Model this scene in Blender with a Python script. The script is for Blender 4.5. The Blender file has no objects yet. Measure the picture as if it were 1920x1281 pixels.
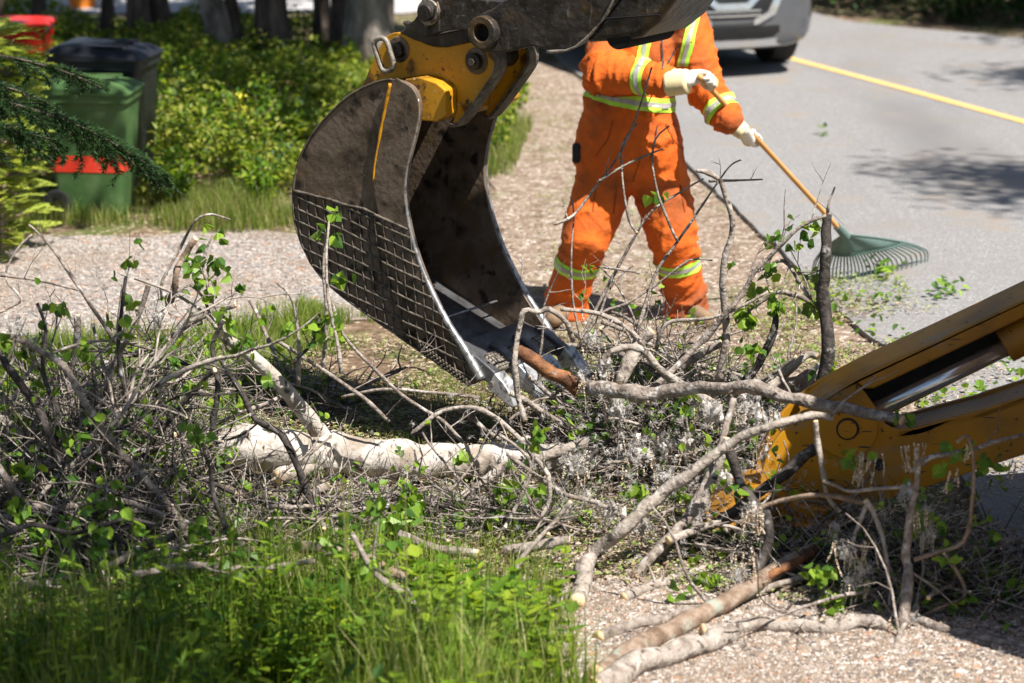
import bpy, bmesh, math, random
from mathutils import Vector, Matrix, noise
R = math.radians
rnd = random.Random(7)
scene = bpy.context.scene
COL = scene.collection
# ------------------------------------------------------------------ camera, world, sun, exposure
H = 3.4; FPX = 5333.33; PITCH = math.atan((640.5+680)/FPX)
cam_d = bpy.data.cameras.new('camera'); cam = bpy.data.objects.new('camera', cam_d); COL.objects.link(cam)
cam.location = (0,0,H); cam.rotation_euler = (math.pi/2-PITCH,0,0)
cam_d.lens = 100; cam_d.sensor_width = 36; cam_d.clip_start = .1; cam_d.clip_end = 400
cam_d.dof.use_dof = True; cam_d.dof.focus_distance = 11.95; cam_d.dof.aperture_fstop = 2.6
scene.camera = cam
SUN_H = Vector((.70,-.71,0)).normalized(); SUN_EL = R(59)
S = Vector((SUN_H.x*math.cos(SUN_EL), SUN_H.y*math.cos(SUN_EL), math.sin(SUN_EL)))
w = bpy.data.worlds.new('World'); scene.world = w; w.use_nodes = True
nt = w.node_tree; bg = nt.nodes['Background']; sky = nt.nodes.new('ShaderNodeTexSky')
sky.sky_type = 'NISHITA'; sky.sun_disc = False; sky.sun_elevation = SUN_EL
sky.sun_rotation = math.atan2(SUN_H.x, SUN_H.y)
nt.links.new(sky.outputs[0], bg.inputs[0]); bg.inputs[1].default_value = .055
sd = bpy.data.lights.new('sun','SUN'); sd.energy = 5.0; sd.angle = R(.5); sd.color = (1,.955,.89)
so = bpy.data.objects.new('sun', sd); COL.objects.link(so); so.rotation_euler = S.to_track_quat('Z','Y').to_euler(); so.location=(8,-8,20)
vs = scene.view_settings; vs.view_transform = 'Standard'; vs.look = 'None'; vs.gamma = 1; vs.exposure = 1.05; vs.use_curve_mapping = False

# ------------------------------------------------------------------ pixel helpers (author-time only)
CP, SP = math.cos(PITCH), math.sin(PITCH)
CAM = Vector((0,0,H))
def ray(x,y):
    u=(x-960)/FPX; v=(640.5-y)/FPX
    return Vector((u, CP+v*SP, -SP+v*CP))
def G(x,y,z=0.0):
    d=ray(x,y); return CAM+d*((z-H)/d.z)
def P(x,y,Y):
    d=ray(x,y); return CAM+d*(Y/d.y)
def PL(x,y,p0,n):
    d=ray(x,y); return CAM+d*((p0-CAM).dot(n)/d.dot(n))
def mpp(Y): return Y/CP/FPX*.985     # metres per photo pixel near depth Y

# ------------------------------------------------------------------ mesh helpers
class MB:
    def __init__(s): s.v=[]; s.f=[]; s.m=[]
    def add(s, vs_, fs, mi=0):
        o=len(s.v); s.v.extend([tuple(p) for p in vs_]); s.f.extend([tuple(i+o for i in f) for f in fs]); s.m.extend([mi]*len(fs))
    def build(s, name, mats, parent=None, smooth=False):
        me=bpy.data.meshes.new(name); me.from_pydata(s.v,[],s.f)
        if not isinstance(mats,(list,tuple)): mats=[mats]
        for m in mats: me.materials.append(m)
        me.polygons.foreach_set('material_index', s.m)
        if smooth: me.polygons.foreach_set('use_smooth',[True]*len(s.f))
        me.update()
        o=bpy.data.objects.new(name, me); COL.objects.link(o)
        if parent:
            o.parent=parent; o.matrix_parent_inverse = parent.matrix_basis.inverted()
        return o
def frame(d):
    d=d.normalized(); a=Vector((0,0,1)) if abs(d.z)<.9 else Vector((1,0,0))
    u=d.cross(a).normalized(); return u, u.cross(d)
def tube(mb, pts, rad, n=6, mi=0, cap=True, jit=0.0, capmi=None):
    pts=[Vector(p) for p in pts]; N=len(pts)
    if not isinstance(rad,(list,tuple)): rad=[rad]*N
    vs_=[]; fs=[]; d0=(pts[1]-pts[0]).normalized(); u,w_=frame(d0)
    for i,p in enumerate(pts):
        d=(pts[min(i+1,N-1)]-pts[max(i-1,0)]).normalized()
        u=(u-d*u.dot(d)); u=u.normalized() if u.length>1e-6 else frame(d)[0]; w_=d.cross(u)
        for k in range(n):
            a=2*math.pi*k/n; r=rad[i]*(1+ (rnd.uniform(-jit,jit) if jit else 0))
            vs_.append(p+(u*math.cos(a)+w_*math.sin(a))*r)
    for i in range(N-1):
        for k in range(n):
            k2=(k+1)%n; fs.append((i*n+k,i*n+k2,(i+1)*n+k2,(i+1)*n+k))
    mb.add(vs_,fs,mi)
    if cap:
        o=len(mb.v)-len(vs_); cm=mi if capmi is None else capmi
        mb.f.append(tuple(o+k for k in range(n))[::-1]); mb.m.append(cm)
        mb.f.append(tuple(o+(N-1)*n+k for k in range(n))); mb.m.append(cm)
def smooth_path(pts, rad, seg=4):
    P_=[Vector(p) for p in pts]; out=[]; ro=[]
    n=len(P_)
    for i in range(n-1):
        p0=P_[max(i-1,0)];p1=P_[i];p2=P_[i+1];p3=P_[min(i+2,n-1)]
        for k in range(seg):
            t=k/seg
            out.append(.5*((2*p1)+(-p0+p2)*t+(2*p0-5*p1+4*p2-p3)*t*t+(-p0+3*p1-3*p2+p3)*t**3))
            ro.append(rad[i]*(1-t)+rad[i+1]*t)
    out.append(P_[-1]); ro.append(rad[-1]); return out,ro
def box(mb, c, sx, sy, sz, rot=None, mi=0):
    c=Vector(c); vs_=[]
    for z in (-1,1):
        for y in (-1,1):
            for x in (-1,1):
                q=Vector((x*sx/2,y*sy/2,z*sz/2)); vs_.append(c+(rot@q if rot else q))
    mb.add(vs_,[(0,2,3,1),(4,5,7,6),(0,1,5,4),(2,6,7,3),(0,4,6,2),(1,3,7,5)],mi)
def prism(mb, poly, off, mi=0, sidemi=None):
    """poly: 3D points of a flat outline; off: thickness vector"""
    from mathutils.geometry import tessellate_polygon
    n=len(poly); off=Vector(off); vs_=list(poly)+[p+off for p in poly]
    tris=tessellate_polygon([poly]); fs=[tuple(t) for t in tris]+[tuple(i+n for i in t)[::-1] for t in tris]
    mb.add(vs_,fs,mi); o=len(mb.v)-2*n
    for i in range(n):
        j=(i+1)%n; mb.f.append((o+i,o+j,o+j+n,o+i+n)); mb.m.append(mi if sidemi is None else sidemi)
def fixn(o):
    bm=bmesh.new(); bm.from_mesh(o.data); bmesh.ops.recalc_face_normals(bm,faces=bm.faces); bm.to_mesh(o.data); bm.free(); return o
def bev(o, wd=.006, seg=2, ang=35):
    fixn(o)
    bm=bmesh.new(); bm.from_mesh(o.data); bmesh.ops.remove_doubles(bm,verts=bm.verts,dist=1e-5)
    bmesh.ops.dissolve_limit(bm,angle_limit=R(1),verts=bm.verts,edges=bm.edges)
    bm.to_mesh(o.data); bm.free()
    m=o.modifiers.new('bevel','BEVEL'); m.width=wd; m.segments=seg; m.limit_method='ANGLE'; m.angle_limit=R(ang)
    for p in o.data.polygons: p.use_smooth=True
    m2=o.modifiers.new('wn','WEIGHTED_NORMAL'); m2.keep_sharp=True
    return o
def dens(poly, seg=4):
    """closed catmull-rom of a 2D outline"""
    n=len(poly); out=[]
    for i in range(n):
        p0,p1,p2,p3=[Vector(poly[(i+k)%n]) for k in (-1,0,1,2)]
        for k in range(seg):
            t=k/seg; out.append(.5*((2*p1)+(-p0+p2)*t+(2*p0-5*p1+4*p2-p3)*t*t+(-p0+3*p1-3*p2+p3)*t**3))
    return out
def tag(o,label=None,cat=None,group=None,kind=None):
    if label: o['label']=label
    if cat: o['category']=cat
    if group: o['group']=group
    if kind: o['kind']=kind
    return o
def thing(name,label,cat,loc=(0,0,0),rz=0,group=None):
    o=bpy.data.objects.new(name,None); COL.objects.link(o); o.location=loc; o.rotation_euler=(0,0,rz); o.empty_display_size=.2
    o.matrix_basis=Matrix.Translation(Vector(loc))@Matrix.Rotation(rz,4,'Z')
    return tag(o,label,cat,group)
def lpart(name, mb, mats, parent, smooth=False):   # verts already in parent's local space
    o=mb.build(name,mats,None,smooth); o.parent=parent; return o

# ------------------------------------------------------------------ materials
def mat(name, cols, scale=8, rough=.7, metal=0, bump=0, bscale=None, detail=6, pos=None, stretch=None, island=None, transl=0, spec=.28, coat=0, dist=.02, coord='Object', rvar=0, extra=None):
    m=bpy.data.materials.new(name); m.use_nodes=True; t=m.node_tree; N=t.nodes; L=t.links
    b=N['Principled BSDF']; out=N['Material Output']
    b.inputs['Roughness'].default_value=rough; b.inputs['Metallic'].default_value=metal
    b.inputs['Specular IOR Level'].default_value=spec; b.inputs['Coat Weight'].default_value=coat
    tc=N.new('ShaderNodeTexCoord'); mp=N.new('ShaderNodeMapping'); L.new(tc.outputs[coord],mp.inputs[0])
    if stretch: mp.inputs['Scale'].default_value=stretch
    nz=N.new('ShaderNodeTexNoise'); nz.inputs['Scale'].default_value=scale; nz.inputs['Detail'].default_value=detail; nz.inputs['Roughness'].default_value=.62
    L.new(mp.outputs[0],nz.inputs['Vector'])
    cr=N.new('ShaderNodeValToRGB'); L.new(nz.outputs['Fac'],cr.inputs[0])
    n=len(cols); pos=pos or ([.5] if n==1 else [.32+.36*i/(n-1) for i in range(n)])
    while len(cr.color_ramp.elements)<n: cr.color_ramp.elements.new(.5)
    while len(cr.color_ramp.elements)>max(n,1): cr.color_ramp.elements.remove(cr.color_ramp.elements[-1])
    for i,(c,p) in enumerate(zip(cols,pos)):
        cr.color_ramp.elements[i].position=p; cr.color_ramp.elements[i].color=(*c,1)
    col=cr.outputs[0]
    if island:
        g=N.new('ShaderNodeNewGeometry'); c2=N.new('ShaderNodeValToRGB'); L.new(g.outputs['Random Per Island'],c2.inputs[0])
        while len(c2.color_ramp.elements)<len(island): c2.color_ramp.elements.new(.5)
        for i,c in enumerate(island):
            c2.color_ramp.elements[i].position=i/(len(island)-1); c2.color_ramp.elements[i].color=(*c,1)
        if n>1:
            mx=N.new('ShaderNodeMix'); mx.data_type='RGBA'; mx.blend_type='MULTIPLY'; mx.inputs[0].default_value=1
            L.new(c2.outputs[0],mx.inputs[6]); L.new(col,mx.inputs[7]); col=mx.outputs[2]
        else: col=c2.outputs[0]
    if extra: col=extra(N,L,mp,col,b)
    L.new(col,b.inputs['Base Color'])
    if rvar:
        mr=N.new('ShaderNodeMapRange'); mr.inputs[3].default_value=rough-rvar; mr.inputs[4].default_value=rough+rvar
        L.new(nz.outputs['Fac'],mr.inputs[0]); L.new(mr.outputs[0],b.inputs['Roughness'])
    if bump:
        nb=N.new('ShaderNodeTexNoise'); nb.inputs['Scale'].default_value=bscale or scale*4; nb.inputs['Detail'].default_value=8
        L.new(mp.outputs[0],nb.inputs['Vector']); bp=N.new('ShaderNodeBump'); bp.inputs['Strength'].default_value=bump; bp.inputs['Distance'].default_value=dist
        L.new(nb.outputs['Fac'],bp.inputs['Height']); L.new(bp.outputs[0],b.inputs['Normal'])
    if transl:
        tr=N.new('ShaderNodeBsdfTranslucent'); mh=N.new('ShaderNodeMixShader'); mh.inputs[0].default_value=transl
        hs=N.new('ShaderNodeHueSaturation'); hs.inputs['Saturation'].default_value=1.05; hs.inputs['Value'].default_value=1.55; hs.inputs['Hue'].default_value=.485
        L.new(col,hs.inputs['Color']); L.new(hs.outputs[0],tr.inputs[0])
        L.new(b.outputs[0],mh.inputs[1]); L.new(tr.outputs[0],mh.inputs[2]); L.new(mh.outputs[0],out.inputs[0])
    return m
def mixnoise(N,L,mp,col,c2,scale,lo,hi,detail=5,stretch=None):
    nz=N.new('ShaderNodeTexNoise'); nz.inputs['Scale'].default_value=scale; nz.inputs['Detail'].default_value=detail
    if stretch:
        m2=N.new('ShaderNodeMapping'); m2.inputs['Scale'].default_value=stretch[:3]; m2.inputs['Rotation'].default_value=stretch[3:] if len(stretch)>3 else (0,0,0)
        L.new(mp.outputs[0],m2.inputs[0]); L.new(m2.outputs[0],nz.inputs['Vector'])
    else: L.new(mp.outputs[0],nz.inputs['Vector'])
    mr=N.new('ShaderNodeMapRange'); mr.inputs[1].default_value=lo; mr.inputs[2].default_value=hi; L.new(nz.outputs['Fac'],mr.inputs[0])
    mx=N.new('ShaderNodeMix'); mx.data_type='RGBA'; L.new(mr.outputs[0],mx.inputs[0]); L.new(col,mx.inputs[6]); mx.inputs[7].default_value=(*c2,1)
    return mx.outputs[2]
def speck(N,L,mp,col,c2,scale,thr):
    v=N.new('ShaderNodeTexVoronoi'); v.inputs['Scale'].default_value=scale; L.new(mp.outputs[0],v.inputs['Vector'])
    bw=N.new('ShaderNodeRGBToBW'); L.new(v.outputs['Color'],bw.inputs[0])
    mr=N.new('ShaderNodeMapRange'); mr.inputs[1].default_value=thr; mr.inputs[2].default_value=thr+.02; L.new(bw.outputs[0],mr.inputs[0])
    mx=N.new('ShaderNodeMix'); mx.data_type='RGBA'; L.new(mr.outputs[0],mx.inputs[0]); L.new(col,mx.inputs[6]); mx.inputs[7].default_value=(*c2,1)
    return mx.outputs[2]
M={}
def steel_extra(N,L,mp,col,b):
    c=mixnoise(N,L,mp,col,(.17,.15,.13),50,.64,.74,8,(1,1,.15,.9,.7,.2))
    c=mixnoise(N,L,mp,c,(.15,.13,.12),60,.64,.74,8,(.1,1,1,.2,.9,.4))
    c=mixnoise(N,L,mp,c,(.02,.016,.014),11,.56,.66,8)
    c=mixnoise(N,L,mp,c,(.12,.075,.036),5,.56,.72,5)
    return c
M['steel']=mat('worn_brown_steel',[(.034,.025,.018),(.115,.082,.058),(.165,.12,.088),(.07,.052,.04)],6,.48,.1,.5,40,pos=[.3,.45,.55,.7],extra=steel_extra,rvar=.22,dist=.006)
M['steelin']=mat('dark_inner_steel',[(.02,.017,.015),(.045,.037,.032)],7,.6,.2,.25,40,dist=.004)
M['black']=mat('greasy_black_steel',[(.013,.012,.012),(.04,.035,.032),(.075,.062,.05)],9,.42,.35,.7,30,extra=steel_extra,rvar=.2,dist=.01)
def lipx(N,L,mp,col,b): return mixnoise(N,L,mp,col,(.10,.09,.085),40,.5,.7,7,(1,.15,1,0,0,.6))
M['polish']=mat('polished_worn_steel',[(.20,.195,.19),(.34,.34,.34),(.5,.5,.5)],14,.42,.7,.25,60,extra=lipx,dist=.003)
M['tooth']=mat('bright_worn_tooth',[(.38,.38,.38),(.52,.52,.52),(.66,.66,.66)],20,.38,.5,.2,60,extra=lipx,dist=.003)
M['lip']=mat('scuffed_lip_steel',[(.06,.06,.062),(.12,.12,.125),(.21,.21,.215)],10,.42,.5,.2,60,extra=lipx,dist=.003)
def yx(N,L,mp,col,b):
    c=mixnoise(N,L,mp,col,(.10,.045,.016),9,.56,.66,8)
    c=mixnoise(N,L,mp,c,(.05,.035,.025),26,.63,.70,8)
    c=mixnoise(N,L,mp,c,(.45,.36,.2),50,.66,.70,8,(1,.2,1,.4,.4,.9))
    return c
M['yellow']=mat('scratched_ochre_paint',[(.42,.19,.012),(.52,.25,.015),(.46,.21,.012)],5,.38,0,.25,35,extra=yx,rvar=.12,dist=.004)
def yx2(N,L,mp,col,b): 
    c=mixnoise(N,L,mp,col,(.22,.105,.025),3,.45,.7,8)
    c=mixnoise(N,L,mp,c,(.28,.20,.12),6,.58,.72,8,(.4,1,1,0,0,0)); c=mixnoise(N,L,mp,c,(.06,.04,.03),60,.64,.70,8,(.12,1,1,0,.4,0))
    return mixnoise(N,L,mp,c,(.05,.03,.015),30,.65,.70,9)
M['yellow2']=mat('dull_machine_yellow',[(.42,.185,.008),(.50,.23,.012)],4,.45,0,.12,50,extra=yx2,dist=.003)
M['chrome']=mat('chrome_rod',[(.6,.6,.6),(.72,.72,.72)],20,.22,.85)
M['rubber']=mat('black_rubber',[(.015,.015,.015),(.03,.03,.03)],20,.75,0,.2,60,dist=.004)
M['weld']=mat('dusty_weld_bead',[(.045,.035,.028),(.10,.083,.065),(.19,.16,.125)],24,.7,.2,.5,90,dist=.003)
M['shroud']=mat('muddy_cast_steel',[(.09,.075,.06),(.24,.21,.17),(.3,.27,.23)],25,.6,.3,.6,80,dist=.006)
# ground
def grx(N,L,mp,col,b):
    c=speck(N,L,mp,col,(.55,.50,.46),55,.72); c=speck(N,L,mp,c,(.12,.10,.09),45,.76); c=speck(N,L,mp,c,(.42,.22,.12),38,.86)
    return mixnoise(N,L,mp,c,(.22,.165,.12),1.3,.5,.75,6)
M['sandy']=mat('sandy_gravel',[(.15,.11,.08),(.25,.195,.15),(.34,.28,.22)],22,.92,0,1,55,extra=grx,dist=.02)
M['gravel']=mat('pinkish_gravel',[(.17,.15,.135),(.27,.245,.225),(.36,.325,.30)],48,.9,0,.8,90,extra=grx,dist=.02)
def asx(N,L,mp,col,b):
    c=speck(N,L,mp,col,(.30,.29,.28),110,.74); c=mixnoise(N,L,mp,c,(.155,.15,.148),.5,.5,.62,8,(1,.25,1,0,0,.42)); c=mixnoise(N,L,mp,c,(.235,.20,.165),1.6,.58,.7,8); c=mixnoise(N,L,mp,c,(.19,.175,.16),.8,.5,.8,6); return c
M['asphalt']=mat('pale_worn_asphalt',[(.165,.16,.158),(.225,.218,.213)],60,.85,0,.5,150,extra=asx,dist=.006)
def sox(N,L,mp,col,b):
    c=mixnoise(N,L,mp,col,(.085,.10,.025),2.2,.45,.62,6); c=speck(N,L,mp,c,(.36,.29,.2),45,.78); return c
M['soil']=mat('brown_soil_and_moss',[(.07,.043,.026),(.15,.10,.062),(.23,.165,.11)],14,.95,0,1,30,extra=sox,dist=.03)
M['dirt']=mat('dry_brown_roadside_dirt',[(.13,.085,.055),(.235,.175,.13),(.33,.27,.22)],9,.95,0,1,40,extra=lambda N,L,mp,c,b: speck(N,L,mp,mixnoise(N,L,mp,c,(.13,.13,.05),1.8,.56,.7,6),(.48,.42,.36),50,.78),dist=.025)
M['line']=mat('faded_yellow_road_paint',[(.60,.37,.10),(.70,.45,.14)],30,.75,0,.3,120,extra=lambda N,L,mp,c,b: mixnoise(N,L,mp,mixnoise(N,L,mp,c,(.55,.40,.18),3,.45,.7,8),(.24,.22,.18),30,.56,.66,8),dist=.003)
GRN=[(.035,.085,.012),(.08,.17,.02),(.13,.25,.03),(.20,.32,.05)]
M['grass']=mat('grass_blades',[(.1,.1,.1)],1,.5,island=[(.06,.11,.015),(.12,.19,.03),(.22,.27,.05),(.38,.33,.15)],transl=.45)
M['fgrass']=mat('fresh_grass_blades',[(.1,.1,.1)],1,.45,island=[(.05,.10,.015),(.10,.18,.02),(.18,.27,.03),(.27,.33,.06),(.36,.33,.15)],transl=.4)
M['weed']=mat('broad_weed_leaves',[(.1,.1,.1)],1,.45,island=[(.03,.085,.012),(.075,.16,.015),(.16,.26,.02),(.27,.36,.03)],transl=.45)
M['weedl']=mat('lime_weed_leaves',[(.1,.1,.1)],1,.45,island=[(.08,.17,.015),(.17,.28,.02),(.29,.38,.035)],transl=.45)
M['under']=mat('undergrowth_leaves',[(.1,.1,.1)],1,.5,island=[(.02,.05,.008),(.06,.12,.012),(.14,.21,.02),(.27,.33,.035),(.36,.35,.08)],transl=.45)
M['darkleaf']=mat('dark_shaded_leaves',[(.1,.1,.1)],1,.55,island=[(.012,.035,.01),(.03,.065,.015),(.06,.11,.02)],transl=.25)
M['leaf']=mat('poplar_leaves',[(.1,.1,.1)],1,.42,island=[(.05,.12,.02),(.10,.20,.025),(.19,.31,.03),(.28,.42,.05)],transl=.4)
M['wilt']=mat('wilted_leaves',[(.1,.1,.1)],1,.6,island=[(.05,.05,.03),(.08,.09,.04),(.08,.14,.03)],transl=.2)
M['thuja']=mat('yellow_green_cedar_sprays',[(.1,.1,.1)],1,.55,island=[(.16,.24,.03),(.34,.42,.07),(.50,.54,.13)],transl=.4)
M['needle']=mat('spruce_needles',[(.1,.1,.1)],1,.6,island=[(.010,.028,.010),(.022,.055,.014),(.04,.09,.018)])
M['bark']=mat('grey_brown_twig_bark',[(.09,.068,.055),(.22,.18,.15),(.36,.315,.275)],30,.85,0,1,70,dist=.01,extra=lambda N,L,mp,c,b: mixnoise(N,L,mp,c,(.42,.39,.36),22,.58,.66,5))
M['barkd']=mat('dark_wet_bark',[(.018,.015,.014),(.045,.037,.032),(.10,.085,.078)],30,.8,0,.8,70,dist=.008,extra=lambda N,L,mp,c,b: mixnoise(N,L,mp,c,(.34,.32,.30),18,.6,.7,5))
M['pale']=mat('pale_poplar_bark',[(.17,.135,.11),(.30,.255,.215),(.42,.375,.33)],22,.8,0,1,60,dist=.01,extra=lambda N,L,mp,c,b: mixnoise(N,L,mp,c,(.07,.055,.045),28,.57,.66,6))
M['brownbark']=mat('tan_brown_bark',[(.11,.07,.045),(.22,.155,.11),(.32,.25,.195)],20,.8,0,.8,60,dist=.008,extra=lambda N,L,mp,c,b: mixnoise(N,L,mp,c,(.27,.28,.23),12,.56,.68,8))
def bix(N,L,mp,col,b):
    c=mixnoise(N,L,mp,col,(.07,.055,.045),55,.60,.66,6,(1,.35,.35)); c=mixnoise(N,L,mp,c,(.10,.08,.062),14,.62,.66,9); c=mixnoise(N,L,mp,c,(.27,.22,.175),8,.50,.62,9); return c
M['birch']=mat('pale_birch_bark',[(.33,.285,.24),(.46,.415,.37),(.54,.50,.455)],16,.8,0,.9,40,extra=bix,dist=.01)
M['rustwood']=mat('stripped_orange_wood',[(.035,.02,.013),(.17,.07,.03),(.34,.16,.06)],13,.75,0,.8,50,dist=.01)
M['cut']=mat('fresh_cut_wood',[(.62,.42,.22),(.75,.58,.36)],18,.8,0,.3,60,dist=.004)
M['fluff']=mat('white_seed_fluff',[(.1,.1,.1)],1,.9,island=[(.28,.255,.225),(.48,.45,.42),(.68,.66,.63)],transl=.3)
M['catkin']=mat('tan_catkin_capsules',[(.1,.1,.1)],1,.85,island=[(.30,.21,.13),(.5,.40,.29),(.62,.55,.46)])
M['chips']=mat('wood_chips_and_dry_litter',[(.1,.1,.1)],1,.9,island=[(.07,.045,.028),(.17,.11,.065),(.28,.20,.13),(.40,.32,.23),(.50,.43,.35)])
M['litterg']=mat('shredded_green_leaves',[(.1,.1,.1)],1,.7,island=[(.10,.14,.04),(.2,.27,.06),(.30,.36,.12),(.3,.26,.12)],transl=.25)
M['stone']=mat('gravel_stones',[(.1,.1,.1)],1,.9,island=[(.12,.09,.075),(.27,.215,.175),(.38,.325,.28),(.46,.42,.38),(.36,.20,.12)])
M['trunk']=mat('rough_conifer_bark',[(.035,.025,.019),(.10,.075,.06),(.20,.16,.13)],9,.95,0,1,22,stretch=(1,1,.25),dist=.04)
M['trunkg']=mat('grey_mottled_bark',[(.07,.055,.047),(.20,.17,.145),(.36,.32,.28)],7,.95,0,1,22,stretch=(1,1,.4),dist=.04)

# ------------------------------------------------------------------ setting
def sheet(name, poly_px=None, poly=None, z=0, m=None, jit=.0, sub=6, thick=0):
    pts=[G(x,y) for x,y in poly_px] if poly_px else [Vector((x,y,0)) for x,y in poly]
    out=[]
    n=len(pts)
    for i in range(n):
        a,b=pts[i],pts[(i+1)%n]
        k=max(1,int((b-a).length/.12)) if jit else 1
        k=min(k,160)
        for t in range(k):
            p=a.lerp(b,t/k)
            if jit: p=p+Vector((noise.noise(p*2.2+Vector((3,0,z))),noise.noise(p*2.2+Vector((0,7,z))),0))*jit*2+Vector((noise.noise(p*14),noise.noise(p*14+Vector((9,9,9))),0))*jit*.5
            out.append(Vector((p.x,p.y,z)))
    mb=MB()
    if thick: prism(mb,[Vector((p.x,p.y,z-thick)) for p in out],(0,0,thick))
    else:
        from mathutils.geometry import tessellate_polygon
        mb.add(out,[tuple(t) for t in tessellate_polygon([out])])
    o=fixn(mb.build(name,m)); tag(o,kind='structure'); return o
mb=MB()
mb.add([(-90,-20,-.004),(90,-20,-.004),(90,160,-.004),(-90,160,-.004)],[(0,1,2,3)]); tag(mb.build('ground',M['soil']),kind='structure')
# gravel driveway (left, middle distance) and foreground gravel
sheet('driveway',poly_px=[(-900,455),(0,442),(250,447),(420,430),(600,440),(900,470),(1150,500),(1380,560),(1250,620),(700,600),(420,612),(150,632),(-900,640)],z=.002,m=M['gravel'],jit=.05)
sheet('roadside_dirt',poly_px=[(900,120),(1150,118),(1420,330),(1620,560),(1760,760),(1640,800),(1300,700),(900,560),(930,300)],z=.006,m=M['dirt'],jit=.04)
sheet('gravel_verge',poly=[(.15,7),(.3,8.6),(-.05,9.3),(.1,9.9),(.5,10.15),(1.2,10.4),(1.9,10.6),(4,10.2),(4,7)],z=.010,m=M['sandy'],jit=.05)
# asphalt road with line
E=[G(1700,700),G(1560,580),G(1450,465),G(1300,330),G(1105,165),G(985,112)]
dirn=(E[-1]-E[3]).normalized()
road=[(3.2,6.5),(2.05,9.3),(1.85,10.6)]+[(p.x,p.y) for p in E[:5]]
f1=E[4]+ (E[4]-E[2]).normalized()*9
road+= [(f1.x,f1.y),(f1.x-7,f1.y+16)]
road+= [(f1.x-1,f1.y+24)]+[(G(x,y).x,G(x,y).y) for x,y in [(1440,-20),(1510,28),(1600,48),(1700,58),(1920,78),(2100,100)]]+[(9.5,19.0),(12,6.5)]
sheet('road',poly=road,z=.034,m=M['asphalt'],jit=.018,thick=.034)
mb=MB()
lp=[G(2300,345),G(1920,238),G(1700,177),G(1500,123),G(1390,93),G(1250,50),G(1100,5)]
lp=[p for p in lp]; L_=[];
for i,p in enumerate(lp):
    d=(lp[min(i+1,len(lp)-1)]-lp[max(i-1,0)]).normalized(); nrm=Vector((-d.y,d.x,0)); L_+= [(p.x+nrm.x*.05,p.y+nrm.y*.05,.039),(p.x-nrm.x*.05,p.y-nrm.y*.05,.039)]
mb.add(L_,[(2*i,2*i+1,2*i+3,2*i+2) for i in range(len(lp)-1)]); tag(fixn(mb.build('road_marking',M['line'])),kind='structure')
# far lane behind the trees
M['far']=mat('pale_far_road',[(.34,.32,.31),(.42,.40,.39)],20,.9)
sheet('far_road',poly=[(-40,27.2),(-1,26.4),(1.2,27.5),(1.5,31),(-40,34)],z=.008,m=M['far'],jit=.05)
M['lawnm']=mat('sunlit_lawn',[(.14,.24,.04),(.22,.34,.07),(.30,.38,.11)],10,.9,0,1,60,dist=.03)
sheet('lawn',poly=[(-40,34.3),(2,31.2),(3,60),(-40,60)],z=.004,m=M['lawnm'])

# ------------------------------------------------------------------ leaf primitives
def leaf(mb,p,d,up,L,Wd,fold=.25,mi=0):
    d=d.normalized(); s=d.cross(up)
    if s.length<1e-3: s=d.cross(Vector((1,0,0)))
    s.normalize(); n=s.cross(d)
    a=p; b=p+d*L; c=p+d*L*.38+n*0
    l1=p+d*L*.12+s*Wd*.42+n*Wd*fold; l2=p+d*L*.48+s*Wd*.5+n*Wd*fold*1.1; r1=p+d*L*.12-s*Wd*.42+n*Wd*fold; r2=p+d*L*.48-s*Wd*.5+n*Wd*fold*1.1
    mb.add([a,l1,l2,b,r2,r1,p+d*L*.55],[(0,6,2,1),(6,3,2),(0,5,4,6),(6,4,3)],mi)
def rv(): 
    while True:
        v=Vector((rnd.uniform(-1,1),rnd.uniform(-1,1),rnd.uniform(-1,1)))
        if .01<v.length<1: return v.normalized()
def blade(mb,p,h,wd,lean,az,bend=.6,mi=0,seg=3):
    d=Vector((math.cos(az),math.sin(az),0)); s=Vector((-math.sin(az+rnd.uniform(-1,1)),math.cos(az+rnd.uniform(-1,1)),0)); vs_=[]
    for i in range(seg+1):
        t=i/seg; c=p+Vector((0,0,h*t*(1-.25*bend*t)))+d*(lean*t+bend*h*.6*t*t); ww=wd*(1-t*.95)*.5
        vs_+= [c-s*ww,c+s*ww]
    mb.add(vs_,[(2*i,2*i+1,2*i+3,2*i+2) for i in range(seg)],mi)

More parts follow.
